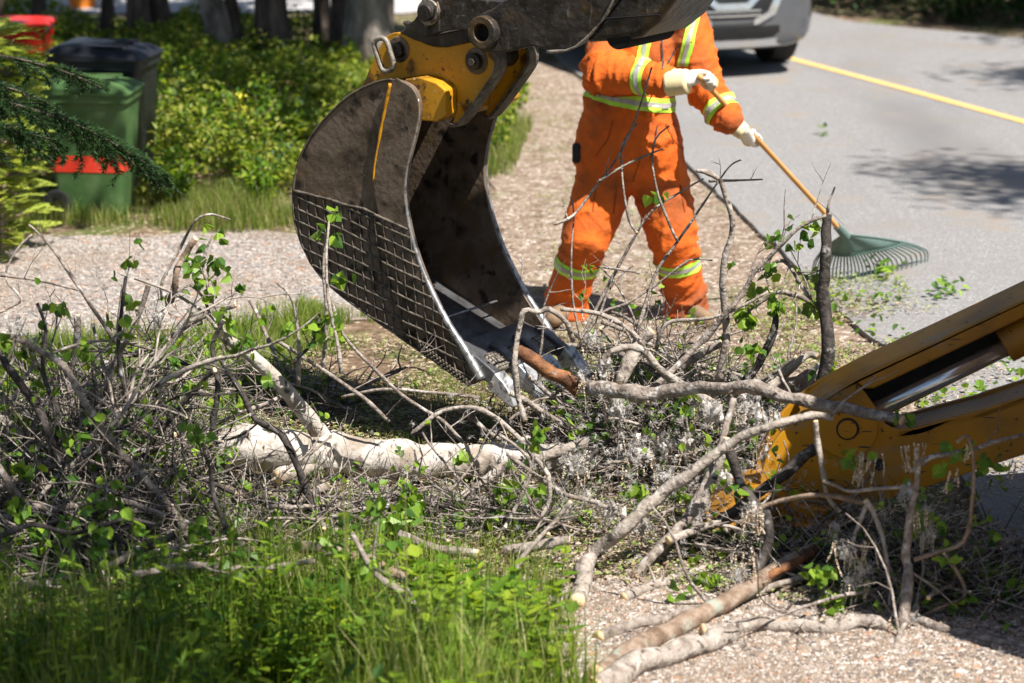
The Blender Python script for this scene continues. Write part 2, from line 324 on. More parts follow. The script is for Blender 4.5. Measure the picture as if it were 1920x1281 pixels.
# ------------------------------------------------------------------ trees
def tree(name,label,x,y,r0,h,lean,m,crown=True,ch=6,cr=2.2,nl=1500,group='trees at the edge of the wood',lm='darkleaf',lsz=.16):
    t=thing(name,label,'tree',(x,y,0),0,group)
    mb=MB(); pts=[Vector((0,0,-.05))]; 
    top=Vector((lean[0]*h,lean[1]*h,h)); n=26
    pts=[Vector((0,0,-.05)).lerp(top,i/n)+Vector((noise.noise(Vector((x,y,i*.5))),noise.noise(Vector((y,x,i*.5))),0))*.05*min(i,4) for i in range(n+1)]
    rad=[r0*(1+.55*math.exp(-i*h/n/.25))*(1-.8*i/n) for i in range(n+1)]
    tube(mb,pts,rad,16,jit=.05)
    for k in range(9):
        q=pts[int(n*rnd.uniform(.45,.95))]; a=rnd.uniform(0,6.28); l=cr*rnd.uniform(.5,.9)
        tube(mb,[q,q+Vector((math.cos(a)*l*.5,math.sin(a)*l*.5,.3)),q+Vector((math.cos(a)*l,math.sin(a)*l,.2))],[r0*.25,r0*.15,r0*.05],6)
    lpart('trunk',mb,m,t,True)
    if crown:
        mc=MB(); cl=[]
        for k in range(16):
            a=rnd.uniform(0,6.28); rr=cr*math.sqrt(rnd.random()); zz=rnd.uniform(h*.55,h*1.05)
            cl.append((top*(zz/h)+Vector((math.cos(a)*rr,math.sin(a)*rr,0)),rnd.uniform(.4,.9)))
        for k in range(nl):
            c,s_=rnd.choice(cl); leaf(mc,c+rv()*s_*rnd.random()**.5*1.2,rv(),Vector((0,0,1)),lsz*rnd.uniform(.7,1.3),lsz*rnd.uniform(.6,1))
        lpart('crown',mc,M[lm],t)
    return t
TR=[ # px x range at top, base y, material, label
 (70,13,72,'trunk','thin dark trunk second from the left edge behind the red container',(-.0,0)),
 (0,7,85,'trunk','dark trunk at the very left edge of the picture',(0,0)),
 (203,11,60,'trunk','thin dark trunk between the orange pail and the pair of dark trunks',(0,0)),
 (262,20,80,'trunk','left trunk of the close pair of dark brown trunks',(-.02,0)),
 (300,21,75,'trunk','right trunk of the close pair of dark brown trunks',(-.05,0)),
 (415,22,112,'trunkg','leaning grey brown trunk lit on its left side',(-.16,0)),
 (440,12,100,'trunk','dark narrow trunk hugging the leaning grey brown trunk',(-.1,0)),
 (510,29,106,'trunk','thick straight brown trunk in the middle of the row',(-.02,0)),
 (603,15,98,'trunk','thin near-black trunk left of the big grey one',(0,0)),
 (640,17,110,'trunk','dark trunk squeezed against the big mottled grey trunk',(0,0)),
 (698,44,128,'trunkg','biggest trunk, mottled grey bark, beside the digging bucket',(0,0)),
]
for px,rp,py,mk,lb,ln in TR:
    g=G(px,py); tree('conifer_tree',lb,g.x,g.y,rp*mpp(g.y),rnd.uniform(8,10),ln,M[mk],cr=1.7,nl=1100,lsz=.2)
# unseen trees added off-frame so their dappled shade lands on chosen spots
def shader_tree(tx,ty,hz,lb,nl=1000,cr=1.6,lsz=.2,tk=(0,0)):
    o=S*(hz/S.z); cx,cy=tx+o.x,ty+o.y
    lim=.2*cy+1.0
    bx_=cx+tk[0]
    if abs(bx_)<lim: bx_=lim if tx>.0 else -lim
    tk=(bx_-cx,tk[1])
    t=thing('added_shade_tree',lb,'tree',(cx+tk[0],cy+tk[1],0),0,'trees added outside the picture to cast shade')
    mb=MB(); top=Vector((-tk[0],-tk[1],hz+1.2))
    pth,rd_=smooth_path([(0,0,-.05),(0,0,hz*.5),(-tk[0]*.08,-tk[1]*.1,hz*.8),(-tk[0]*.5,-tk[1]*.5,hz*.98),top],[.17,.13,.11,.08,.03],4)
    tube(mb,pth,rd_,10,jit=.05)
    for k in range(10):
        a=rnd.uniform(0,6.28); q=top*rnd.uniform(.75,.98); l=cr*rnd.uniform(.6,1)
        tube(mb,[q,q+Vector((math.cos(a)*l*.5,math.sin(a)*l*.5,.2)),q+Vector((math.cos(a)*l,math.sin(a)*l,.1))],[.05,.035,.012],6)
    lpart('trunk',mb,M['trunk'],t,True); mc=MB(); cl=[]
    for k in range(15):
        a=rnd.uniform(0,6.28); rr=cr*math.sqrt(rnd.random()); cl.append((Vector((-tk[0]+math.cos(a)*rr,-tk[1]+math.sin(a)*rr,hz+rnd.uniform(-.4,1))),rnd.uniform(.3,.7)))
    for k in range(nl):
        c,s_=rnd.choice(cl); leaf(mc,c+rv()*s_*rnd.random()**.5*1.2,rv(),Vector((0,0,1)),lsz*rnd.uniform(.7,1.3),lsz*rnd.uniform(.6,1))
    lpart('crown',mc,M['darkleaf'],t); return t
SH=[(3.7,17.6,9,.7,3200,.07),(4.9,25.6,9,1.3,4500,.09),(7.0,25.2,9,1.5,4500,.09),(4.7,22.0,9,.5,1500,.07),
    (-2.0,8.5,5.5,.9,1000,.12),(-1.0,8.2,5.5,.6,350,.12),(-3.2,17.3,6.5,1.1,420,.14),(-2.4,20.9,7,1.5,1150,.15),(-1.2,19.2,7,.6,260,.13),(-3.8,23.6,7,1.7,1300,.2),(-1.6,24.2,7,1.4,1100,.2),(-5.4,20,7,1.5,900,.2),(-2.0,10.1,5.5,.7,350,.13)]
for i,(tx,ty,hz,cr_,nl,ls) in enumerate(SH):
    shader_tree(tx,ty,hz,'leafy tree added outside the picture to cast shade',nl,cr_,ls,tk=(1.2 if tx>0 else -.6,-1.2))

# ------------------------------------------------------------------ undergrowth, grass, litter
def under(name,poly,n,hfun,m,lsz,label,cat,dens_noise=1.3):
    mb=MB(); xs=[p[0] for p in poly]; ys=[p[1] for p in poly]; k=0; tries=0
    while k<n and tries<n*6:
        tries+=1
        x=rnd.uniform(min(xs),max(xs)); y=rnd.uniform(min(ys),max(ys))
        if not inpoly(x,y,poly): continue
        c=noise.noise(Vector((x*dens_noise,y*dens_noise,5)))+.5*noise.noise(Vector((x*3.3,y*3.3,1)))
        hh=hfun(x,y)*(.75+.8*c)
        if hh<.05: continue
        z=hh*rnd.random()**.55
        leaf(mb,Vector((x,y,z)),(rv()+Vector((0,0,-.1))),Vector((0,0,1)),lsz*rnd.uniform(.6,1.5),lsz*rnd.uniform(.45,.9)); k+=1
    return tag(mb.build(name,m),label,cat,kind='stuff')
def inpoly(x,y,p):
    c=False; j=len(p)-1
    for i in range(len(p)):
        if (p[i][1]>y)!=(p[j][1]>y) and x<(p[j][0]-p[i][0])*(y-p[i][1])/(p[j][1]-p[i][1])+p[i][0]: c=not c
        j=i
    return c
def gp(l): return [(G(x,y).x,G(x,y).y) for x,y in l]
under('undergrowth',gp([(255,385),(560,375),(950,300),(990,190),(960,120),(600,75),(0,40),(-200,90),(-200,330)]),60000,lambda x,y: max(.13,.46-.055*abs(y-18.5) if y<22.5 else .2)*max(.12,1+1.5*noise.noise(Vector((x*1.0,y*1.0,11)))+.6*noise.noise(Vector((x*2.7,y*2.7,4)))),M['under'],.042,'bushy sunlit green undergrowth below the row of trunks','undergrowth')
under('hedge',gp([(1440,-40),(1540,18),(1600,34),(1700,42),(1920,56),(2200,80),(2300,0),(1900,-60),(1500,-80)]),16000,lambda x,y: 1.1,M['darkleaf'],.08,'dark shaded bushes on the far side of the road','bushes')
# separate leafy saplings standing in the undergrowth
SAP=[(300,300,.62,'bright leafy sapling just right of the bins'),(330,395,.34,'low yellow green bush right of the green bin foot'),(395,250,.6,'dark leafy bush midway between bins and bucket'),(455,330,.55,'pale sapling with yellow flower spike'),(520,300,.6,'tall leafy bush left of the bucket top'),(590,200,.5,'broad leaved bush touching the bucket top'),(360,160,.32,'bushy plant under the leaning trunk'),(490,395,.3,'small leafy plant near the gravel left of the bucket'),(250,110,.28,'dark bush under the pair of trunks'),(640,140,.28,'dark bush below the biggest trunk')]
for px,py,hh,lb in SAP:
    g=G(px,py); t=thing('bush',lb,'bush',(g.x,g.y,0),0,'bushes in the undergrowth'); mb=MB(); lf=MB()
    for k in range(11):
        a=rnd.uniform(0,6.28); q=Vector((0,0,0)); d=Vector((math.cos(a)*.45,math.sin(a)*.45,1)).normalized(); L=hh*rnd.uniform(.6,1.15); pts=[q]
        for j in range(6):
            d=(d+rv()*.14).normalized(); q=q+d*L/6; pts.append(q)
            for m_ in range(rnd.randint(4,9)): leaf(lf,q+rv()*.05,(rv()+d*.5),Vector((0,0,1)),rnd.uniform(.03,.065),rnd.uniform(.02,.04))
        tube(mb,pts,[.005*(1-.12*j) for j in range(7)],4,cap=False)
    if 'flower' in lb:
        fl=MB()
        for j in range(60): leaf(fl,Vector((rnd.gauss(0,.02),rnd.gauss(0,.02),hh*.7+rnd.random()*.16)),rv(),Vector((0,0,1)),.018,.014)
        M['yflow']=mat('yellow_petals',[(.7,.6,.05),(.8,.7,.1)],5,.6); lpart('flowers',fl,M['yflow'],t)
    lpart('stems',mb,M['brownbark'],t); lpart('leaves',lf,M['weed'] if py>240 else M['under'],t)

def grass_patch(name,polys,n,h,m,label,wd=.006,clump=2.0,thr=-.15):
    mb=MB()
    for poly,frac in polys:
        xs=[p[0] for p in poly]; ys=[p[1] for p in poly]; k=0; tr=0
        while k<n*frac and tr<n*8:
            tr+=1; x=rnd.uniform(min(xs),max(xs)); y=rnd.uniform(min(ys),max(ys))
            if not inpoly(x,y,poly): continue
            c=noise.noise(Vector((x*clump,y*clump,2)))
            if c<thr+rnd.uniform(-.2,.2): continue
            blade(mb,Vector((x,y,0)),h*rnd.uniform(.4,1.2)*(1+c),wd*rnd.uniform(.6,1.3),0,rnd.uniform(0,6.28),rnd.uniform(.1,.9)); k+=1
    return tag(mb.build(name,m),label,'grass',kind='stuff')
grass_patch('verge_grass',[(gp([(-300,430),(250,425),(420,440),(560,432),(960,330),(1000,240),(960,230),(560,330),(300,370),(60,380),(-300,380)]),1)],13000,.15,M['grass'],'sunlit grass strip between the gravel drive and the undergrowth',.007,thr=-.2)
grass_patch('middle_grass',[(gp([(-300,640),(150,635),(420,615),(560,600),(720,615),(700,650),(560,680),(480,800),(420,900),(-300,900)]),.8),(gp([(560,590),(700,585),(710,640),(540,640)]),.12)],30000,.12,M['fgrass'],'short bright grass between the gravel drive and the brush pile',.006,thr=-.25)
grass_patch('sparse_grass',[(gp([(480,640),(950,650),(1100,900),(1000,1050),(450,1000)]),1)],2600,.06,M['grass'],'thin scattered grass on the soil behind the birch log',.005,thr=.05)
def scatter(name,polys,n,m,label,cat,kind,sz,zmax=.02,thr=-9):
    mb=MB()
    for poly,frac in polys:
        xs=[p[0] for p in poly]; ys=[p[1] for p in poly]; k=0; tr=0
        while k<n*frac and tr<n*8:
            tr+=1; x=rnd.uniform(min(xs),max(xs)); y=rnd.uniform(min(ys),max(ys))
            if not inpoly(x,y,poly): continue
            if noise.noise(Vector((x*1.7,y*1.7,8)))<thr+rnd.uniform(-.25,.25): continue
            z=rnd.uniform(.012,zmax+.012)+(.028 if kind!='s0' and onroad(x,y) else 0); p=Vector((x,y,z)); k+=1
            if kind=='chip':
                a=rnd.uniform(0,6.28); l=sz*rnd.uniform(.4,2.2); wd=sz*rnd.uniform(.08,.3); d=Vector((math.cos(a),math.sin(a),rnd.uniform(-.15,.25))); s=Vector((-math.sin(a),math.cos(a),rnd.uniform(-.5,.5)))*wd; up=Vector((0,0,wd*.5))
                mb.add([p-s,p+s,p+d*l+s,p+d*l-s,p-s*.6+up,p+s*.6+up,p+d*l*.9+s*.5+up,p+d*l*.9-s*.5+up],[(4,5,6,7),(0,1,5,4),(1,2,6,5),(2,3,7,6),(3,0,4,7)])
            elif kind=='leaf':
                leaf(mb,p,Vector((rnd.uniform(-1,1),rnd.uniform(-1,1),rnd.uniform(-.1,.5))),Vector((rnd.uniform(-.4,.4),rnd.uniform(-.4,.4),1)),sz*rnd.uniform(.5,1.5),sz*rnd.uniform(.4,.9))
            elif kind=='stone':
                r=sz*rnd.uniform(.3,1.2); a=rnd.uniform(0,6); vs_=[p+Vector((math.cos(a+i*1.256)*r*rnd.uniform(.7,1.2),math.sin(a+i*1.256)*r*rnd.uniform(.7,1.2),-r*.3)) for i in range(5)]+[p+Vector((math.cos(a+.4+i*1.256)*r*.55,math.sin(a+.4+i*1.256)*r*.55,r*.45*rnd.uniform(.6,1.1))) for i in range(5)]
                mb.add(vs_,[(i,(i+1)%5,5+(i+1)%5,5+i) for i in range(5)]+[(5,6,7,8,9)])
    return tag(mb.build(name,m),label,cat,kind='stuff')
ROADP=road
def onroad(x,y): return inpoly(x,y,ROADP)
PILE=gp([(380,640),(950,640),(1300,610),(1480,570),(1580,640),(1640,800),(1800,960),(1850,1100),(1800,1150),(1400,1130),(1130,1110),(700,1150),(350,1000)])
scatter('wood_litter',[(PILE,.62),(gp([(900,150),(1050,150),(1350,380),(1560,560),(1650,700),(1300,690),(950,560)]),.16),(gp([(1450,540),(1700,570),(1930,740),(1930,1000),(1700,820),(1500,640)]),.07),(gp([(0,900),(500,900),(500,1200),(0,1200)]),.06)],46000,M['chips'],'tan wood chips and dry bark litter around the brush pile','wood chips','chip',.013,.03,thr=-.25)
scatter('shredded_leaves',[(PILE,.8),(gp([(1450,520),(1700,540),(1800,640),(1600,700),(1400,640)]),.12),(gp([(1000,200),(1100,200),(1300,560),(1000,560)]),.05)],11000,M['litterg'],'shredded green leaves strewn over the soil and gravel','leaf litter','leaf',.021,.03,thr=-.05)
scatter('gravel_stones',[(gp([(980,1000),(1900,1000),(2000,1290),(900,1290)]),.65),(gp([(-50,445),(560,440),(600,600),(0,632)]),.35)],26000,M['stone'],'small pinkish stones and grit in the gravel','gravel','stone',.006,.0)

# ------------------------------------------------------------------ BACKHOE (bucket, arm, stabiliser, machine)
WV=Vector((.56,.83,0)).normalized(); FV=Vector((WV.y,-WV.x,0)); A0=P(800,500,11.75)
def bp(x,y,o=0.0):            # point on the bucket's near plate plane, o metres towards the far plate
    return PL(x,y,A0,WV)+WV*o
BW=.60
bh=thing('backhoe','muddy yellow and black backhoe reaching its bucket over the pile, one stabiliser leg down','backhoe',(3.3,9.6,0))
bucket=None
outline=[(735,149),(712,152),(680,165),(648,185),(610,222),(580,262),(560,305),(551,350),(551,400),(560,440),(583,492),(620,537),(680,583),(740,625),(800,666),(850,702),(880,722),(900,712),(893,690),(870,650),(845,612),(818,560),(795,508),(777,455),(766,405),(761,355),(767,305),(780,255),(788,215),(786,185),(776,165),(758,153)]
od=dens(outline,3)
back=[p for p in dens(outline[1:17]+outline[17:],3)][:3*15+1]
# wrap: the curved shell between the plates
mb=MB(); wl=dens(outline,4); i0=4*1; i1=4*16; ctr=Vector((700,400))
prof=[wl[i] for i in range(i0,i1+1)]
inn=[]
for i,p in enumerate(prof):
    d=(prof[min(i+1,len(prof)-1)]-prof[max(i-1,0)]).normalized(); nrm=Vector((d.y,-d.x))
    inn.append(p+nrm*7 if (ctr-p).dot(nrm)>0 else p-nrm*7)
vs_=[];n=len(prof);fs=[]
for p,q in zip(prof,inn): vs_+=[bp(p.x,p.y,.004),bp(p.x,p.y,BW-.004),bp(q.x,q.y,.004),bp(q.x,q.y,BW-.004)]
for i in range(n-1):
    a=4*i; fs+=[(a,a+1,a+5,a+4),(a+2,a+6,a+7,a+3)]
fs+=[(0,2,3,1),(4*n-4,4*n-3,4*n-1,4*n-2)]
mb.add(vs_,fs)
for k in range(2*(n-1)): pass
for idx in range(len(mb.f)):
    if idx%2==1 and idx//2>n*.62: mb.m[idx]=1
bucket=fixn(mb.build('bucket',[M['steelin'],M['lip']],bh,True)); tag(bucket,'brown worn digging bucket with weld mesh on its side')
def bpart(name,mb,m,sm=False,b=None):
    o=mb.build(name,m,bucket,sm)
    if b: bev(o,b)
    else: fixn(o)
    return o
for o_,nm in ((0,0),(BW-.02,1)):
    mb=MB(); prism(mb,[bp(p.x,p.y,o_) for p in od],WV*.02); bpart('side_plate',mb,M['steel'],b=.004)
# raised side cutter strip (front band of the near plate) + yellow groove
front=[(740,149),(758,153),(776,165),(786,185),(788,215),(780,255),(767,305),(761,355),(766,405),(777,455),(795,508),(818,560),(845,612),(870,650),(893,690),(905,712),(880,700),(850,672),(812,622),(775,565),(745,505),(722,440),(706,370),(703,320),(712,255),(724,200)]
mb=MB(); prism(mb,[bp(p.x,p.y,-.012) for p in dens(front,3)],WV*.012); bpart('side_cutter',mb,M['steel'],b=.004)
for o_ in (0,):
    pth,_=smooth_path([bp(x,y,-.013) for x,y in [(735,156),(727,195),(718,240),(707,300),(703,340)]],[1]*5,4)
    mb=MB(); tube(mb,pth,[.009*(1-.6*i/len(pth)) for i in range(len(pth))],6,jit=.3); bpart('paint_seam',mb,M['yellow'],True)
# polished cutting edges
for o_ in (-.004,BW+.002):
    e=[(786,185),(788,215),(780,255),(767,305),(761,355),(766,405),(777,455),(795,508),(818,560),(845,612),(870,650),(893,690),(905,712)]
    pth,rd=smooth_path([bp(x-1,y,o_) for x,y in e],[.005,.005,.006,.006,.007,.008,.009,.010,.013,.016,.018,.02,.02],3)
    mb=MB(); tube(mb,pth,rd,8); bpart('cutting_edge',mb,M['polish'],True)
# bright rim along the back edge
pth,_=smooth_path([bp(x,y,-.002) for x,y in outline[0:17]],[1]*17,3); mb=MB(); tube(mb,pth,.0055,6,jit=.25); bpart('edge_weld',mb,M['weld'],True)
# weld mesh on the side plate (hardfacing grid)
def clipx(x,y):
    c=False; j=len(od)-1
    for i in range(len(od)):
        a,b=od[i],od[j]
        if (a.y>y)!=(b.y>y) and x<(b.x-a.x)*(y-a.y)/(b.y-a.y)+a.x: c=not c
        j=i
    return c
def cutoff(x): return 357+(x-551)*.26+max(0,x-680)*.17
mb=MB()
def gridline(x0,y0,x1,y1,rr=.0052):
    run=[]; N=int(math.hypot(x1-x0,y1-y0)/5)
    for i in range(N+1):
        t=i/N; x=x0+(x1-x0)*t; y=y0+(y1-y0)*t; wv=noise.noise(Vector((x*.03,y*.03,x0*.1)))*2.5
        x+=wv; y+=wv
        ok=clipx(x,y) and y>=cutoff(x)-1
        if ok: run.append((x,y))
        if (not ok or i==N):
            if len(run)>2: tube(mb,[bp(a,b,-.004 if a<705 +max(0,(b-440)*.33) else -.015) for a,b in run],[rr*rnd.uniform(.7,1.35) for _ in run],6)
            run=[]
for k in range(15): gridline(535,334+k*23,960,334+k*23+425*.47)
for k in range(26): gridline(560+k*16-20,330,535+k*16+40,760,.0040)
gridline(551,357,690,394,.006); gridline(680,390,800,444,.006)
bpart('wear_mesh',mb,M['weld'],True)
# dense perforated heel shroud near the lip
mb=MB()
for i in range(17):
    for j in range(5):
        x=792+i*6.2+j*2; y=640+i*5.0-j*-7
        if clipx(x,y+3): 
            c=bp(x,y,-.018); tube(mb,[c,c-WV*.007],[.0075,.005],5)
bpart('wear_buttons',mb,M['weld'])
# torsion box between the plates (yellow) 
tb=[(752,150),(783,146),(812,156),(829,170),(829,218),(812,230),(780,228),(760,200)]
mb=MB(); prism(mb,[bp(x,y,.021) for x,y in tb],WV*(BW-.042)); bpart('cross_tube',mb,M['yellow'],b=.008)
# hanger ears
ear=[(648,182),(660,150),(672,118),(690,84),(702,70),(718,66),(735,70),(760,82),(785,92),(812,93),(842,86),(868,82),(886,86),(900,98),(908,115),(907,138),(893,160),(868,196),(846,225),(832,238),(822,236),(829,215),(829,172),(812,157),(783,147),(752,150),(700,160)]
EO=(.10,.34)
for o_,mk in ((EO[0],'yellow'),(EO[1],'yellow')):
    mb=MB(); prism(mb,[bp(x,y,o_) for x,y in dens(ear,2)],WV*.028); o=bpart('hanger_ear',mb,M[mk],b=.005)
    fl=[(886,88),(903,102),(909,118),(907,140),(893,163),(868,199),(846,228),(832,241),(822,240)]
    pth,_=smooth_path([bp(x,y,o_+.0) for x,y in fl],[1]*9,3); m2=MB()
    v=[];f=[]
    for i,p in enumerate(pth):
        d=(pth[min(i+1,len(pth)-1)]-pth[max(0,i-1)]).normalized(); nn=WV.cross(d).normalized()*.007
        v+=[p-WV*.022-nn,p-WV*.022+nn,p+WV*.05+nn,p+WV*.05-nn]
    for i in range(len(pth)-1):
        a=4*i
        for k in range(4): f.append((a+k,a+(k+1)%4,a+4+(k+1)%4,a+4+k))
    f+=[(0,1,2,3),(len(v)-4,len(v)-1,len(v)-2,len(v)-3)]
    m2.add(v,f); q=fixn(m2.build('flange',M['weld'],o))
def pin(x,y,o0,o1,r,m,nm,par,bev_=.004,seg=28):
    mb=MB(); tube(mb,[bp(x,y,o0),bp(x,y,o1)],r,seg); o=mb.build(nm,m,par); bev(o,bev_); return o
pin(868,120,EO[0]-.035,EO[1]+.06,.036,M['black'],'pin',bucket); pin(868,120,EO[0]-.008,EO[0]+.0,.056,M['steel'],'pin_boss',bucket)
pin(868,120,EO[0]+.03,EO[1],.05,M['black'],'bushing',bucket); pin(722,98,EO[0]-.008,EO[0],.055,M['steel'],'pin_boss',bucket)
pin(722,98,EO[0]-.03,EO[1]+.06,.034,M['black'],'pin',bucket)
mb=MB(); lk=[]     # lifting link
for i in range(29):
    a=2*math.pi*i/28; cx,cy=708,105; ax=Vector((.30,.95)); sx=Vector((.95,-.30)); 
    q=Vector((cx,cy))+ax*(19*(1 if math.sin(a)>0 else -1)*(1 if abs(math.sin(a))>.02 else 0))+sx*(13*math.cos(a))+ax*(13*math.sin(a)); lk.append(bp(q.x,q.y,EO[0]-.055+.0*i))
tube(mb,lk,.0115,10,cap=False); bpart('lifting_link',mb,M['shroud'],True)
# cotter bolt + nut
pin(868,120,EO[0]-.043,EO[0]-.034,.017,M['weld'],'bolt',bucket,.002,6)
# lip plate, weld line, adapters, teeth
lip0=[(880,722),(905,712),(915,700),(900,684),(868,668),(840,650),(815,640),(830,665),(852,700)]
def lipP(t,o): # along the lip (t: 0 back .. 1 front edge), o across
    a=bp(850,656,o); b=bp(908,706,o); return a.lerp(b,t)
mb=MB(); prism(mb,[bp(x,y,.021) for x,y in [(838,650),(872,668),(905,694),(912,706),(900,716),(862,694),(830,668)]],WV*(BW-.042)); bpart('lip_plate',mb,M['lip'],b=.004)
mb=MB(); tube(mb,[bp(790,612,.022),bp(790,612,BW*.5)+Vector((0,0,.003)),bp(790,612,BW-.022)],.006,6,jit=.2); bpart('weld_line',mb,M['polish'],True)
dv=(bp(960,745,0)-bp(905,700,0)); 
upn=WV.cross(dv.normalized()); upn= upn if upn.z>0 else -upn
dvn=dv.normalized()
for k in range(4):
    o_=.025+k*(BW-.05)/3*.97
    b0=bp(902,694,o_)
    # shroud between teeth
    if k<3:
        c=bp(898,694,o_+.092); mb=MB(); Mx=Matrix((dvn,WV,upn)).transposed()
        box(mb,c,.10,.085,.062,Mx)
        o=bpart('lip_shroud',mb,M['shroud'],b=.016)
        m2=MB()
        for a in range(5):
            q=c+dvn*(-.04+a*.02)+upn*.031; tube(m2,[q-WV*.04,q+WV*.04],.003,5)
            if a<4:
                q=c+WV*(-.03+a*.02)+upn*.031; tube(m2,[q-dvn*.045,q+dvn*.045],.003,5)
        m2.build('wear_mesh',M['weld'],o)
    # adapter (long nose over lip)
    mb=MB()
    prism(mb,[b0-dvn*.11+upn*.020-WV*.021,b0-dvn*.05+upn*.034-WV*.021,b0+dvn*.06+upn*.03-WV*.021,b0+dvn*.075-upn*.03-WV*.021,b0-dvn*.03-upn*.045-WV*.021,b0-dvn*.10-upn*.02-WV*.021],WV*.042)
    ad=bpart('tooth_adapter',mb,M['lip'],b=.008)
    # tooth: wedge
    t0=b0+dvn*.066
    v=[]
    for (l,up_,dn,hw) in ((0,.037,-.045,.036),(.06,.026,-.046,.037),(.115,.002,-.045,.037),(.15,-.028,-.042,.034)):
        c=t0+dvn*l
        v+=[c+upn*up_-WV*hw,c+upn*up_+WV*hw,c+upn*dn+WV*hw,c+upn*dn-WV*hw]
    f=[(0,1,2,3),(12,15,14,13)]
    for i in range(3):
        a=4*i
        for q in range(4): f.append((a+q,a+4+q,a+4+(q+1)%4,a+(q+1)%4))
    mb=MB(); mb.add(v,f); th=bpart('bucket_tooth',mb,M['tooth'],b=.006)
    mb=MB(); c=t0+dvn*.012-upn*.012; tube(mb,[c-WV*.036,c-WV*.047],.012,12); mb.build('bolt',M['shroud'],th)
# linkage and dipper arm
def plate(nm,poly,o0,th,m,b=.008,par=bh,seg=2):
    mb=MB(); pp=dens(poly,seg) if seg>1 else [Vector(p) for p in poly]
    prism(mb,[bp(p.x,p.y,o0) for p in pp],WV*th); o=mb.build(nm,m,par); bev(o,b); return o
link=[(742,42),(752,46),(764,40),(774,22),(778,2),(790,-14),(812,-16),(860,-2),(915,4),(960,12),(940,60),(915,78),(895,66),(850,58),(810,64),(790,72),(768,64),(748,54)]
L1=plate('bucket_link',link,.045,.045,M['black'])
plate('bucket_link',[(x+1,y+1) for x,y in link],.355,.045,M['black'])
mb=MB(); prism(mb,[bp(x,y,.09) for x,y in [(775,60),(792,70),(850,58),(894,66),(905,84),(862,84),(815,94),(790,92),(752,80),(724,66),(748,50)]],WV*.265); o=mb.build('link_crossbar',M['black'],bh); bev(o,.006)
def pin2(x,y,o0,o1,r,m,nm,par,seg=28): 
    mb=MB(); tube(mb,[bp(x,y,o0),bp(x,y,o1)],r,seg); o=mb.build(nm,m,par); bev(o,.005); return o
pin2(793,25,.005,.42,.036,M['black'],'pin',L1); pin2(793,25,.032,.046,.055,M['shroud'],'pin_boss',L1); pin2(790,50,.035,.05,.014,M['steel'],'grease_bolt',L1,8)
mb=MB(); tube(mb,[bp(812,6,.03),bp(820,20,.015),bp(812,38,.03),bp(800,44,.03)],.005,6); mb.build('lock_pin',M['steel'],L1,True)
arm_near=[(893,58),(898,36),(912,22),(932,14),(960,-6),(1000,-30),(1090,-40),(1185,-40),(1172,-8),(1150,25),(1128,52),(1100,78),(1072,92),(1040,94),(1005,86),(978,92),(945,98),(915,96),(898,80)]
AO=-.03
arm=plate('dipper_arm',arm_near,AO,.05,M['black'],b=.01)
tag(arm,'black greasy end of the digging arm')
# boss ring
def ring(x,y,o0,o1,ri,ro,m,nm,par,n=36):
    v=[];f=[]
    c0=bp(x,y,o0);c1=bp(x,y,o1); u=FV; z=Vector((0,0,1))
    for k in range(n):
        a=2*math.pi*k/n; d=u*math.cos(a)+z*math.sin(a); v+=[c0+d*ro,c1+d*ro,c0+d*ri,c1+d*ri]
    for k in range(n):
        a=4*k;b=4*((k+1)%n); f+=[(a,b,b+1,a+1),(a+2,a+3,b+3,b+2),(a,a+2,b+2,b),(a+1,b+1,b+3,a+3)]
    mb=MB(); mb.add(v,f); o=mb.build(nm,m,par); bev(o,.006); return o
ring(921,58,AO-.045,AO,.036,.068,M['black'],'pin_eye',arm)
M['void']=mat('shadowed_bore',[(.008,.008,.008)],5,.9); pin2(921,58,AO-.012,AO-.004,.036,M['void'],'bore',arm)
plate('dipper_arm',[(x,y) for x,y in arm_near],.42,.05,M['black'],b=.01)
# arm box section going up to the right (towards the machine)
boxp=[(1100,78),(1128,50),(1152,20),(1172,-8),(1190,-45),(1330,-60),(1262,12),(1240,42),(1205,72),(1170,82),(1135,84)]
mb=MB(); prism(mb,[bp(x,y,AO+.052) for x,y in [(940,0),(1010,-28),(1180,-38),(1170,-6),(1126,50),(1098,76),(1062,88),(1000,60)]],WV*.31); o=mb.build('arm_web',M['black'],bh); bev(o,.01)
mb=MB(); prism(mb,[bp(x,y,AO-.006) for x,y in [(1098,79),(1128,50),(1152,20),(1172,-8),(1190,-60),(1345,-75),(1264,8),(1240,42),(1205,70),(1165,76)]],WV*.40)
ab=mb.build('dipper_arm',M['black'],bh); bev(ab,.03); tag(ab,'black tubular box section of the digging arm')
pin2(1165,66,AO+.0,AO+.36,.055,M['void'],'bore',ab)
# weld line on the box
pth,_=smooth_path([bp(x,y,AO-.008) for x,y in [(1165,-20),(1150,20),(1128,50),(1098,80),(1070,93),(1035,95)]],[1]*6,3); mb=MB(); tube(mb,pth,[.006*rnd.uniform(.5,1.4) for _ in pth],6); mb.build('weld_seam',M['shroud'],arm,True)
mb=MB(); tube(mb,[bp(1140,33,AO-.007),bp(1190,30,AO-.007),bp(1246,26,AO-.007)],.0035,5); mb.build('weld_seam',M['void'],ab)
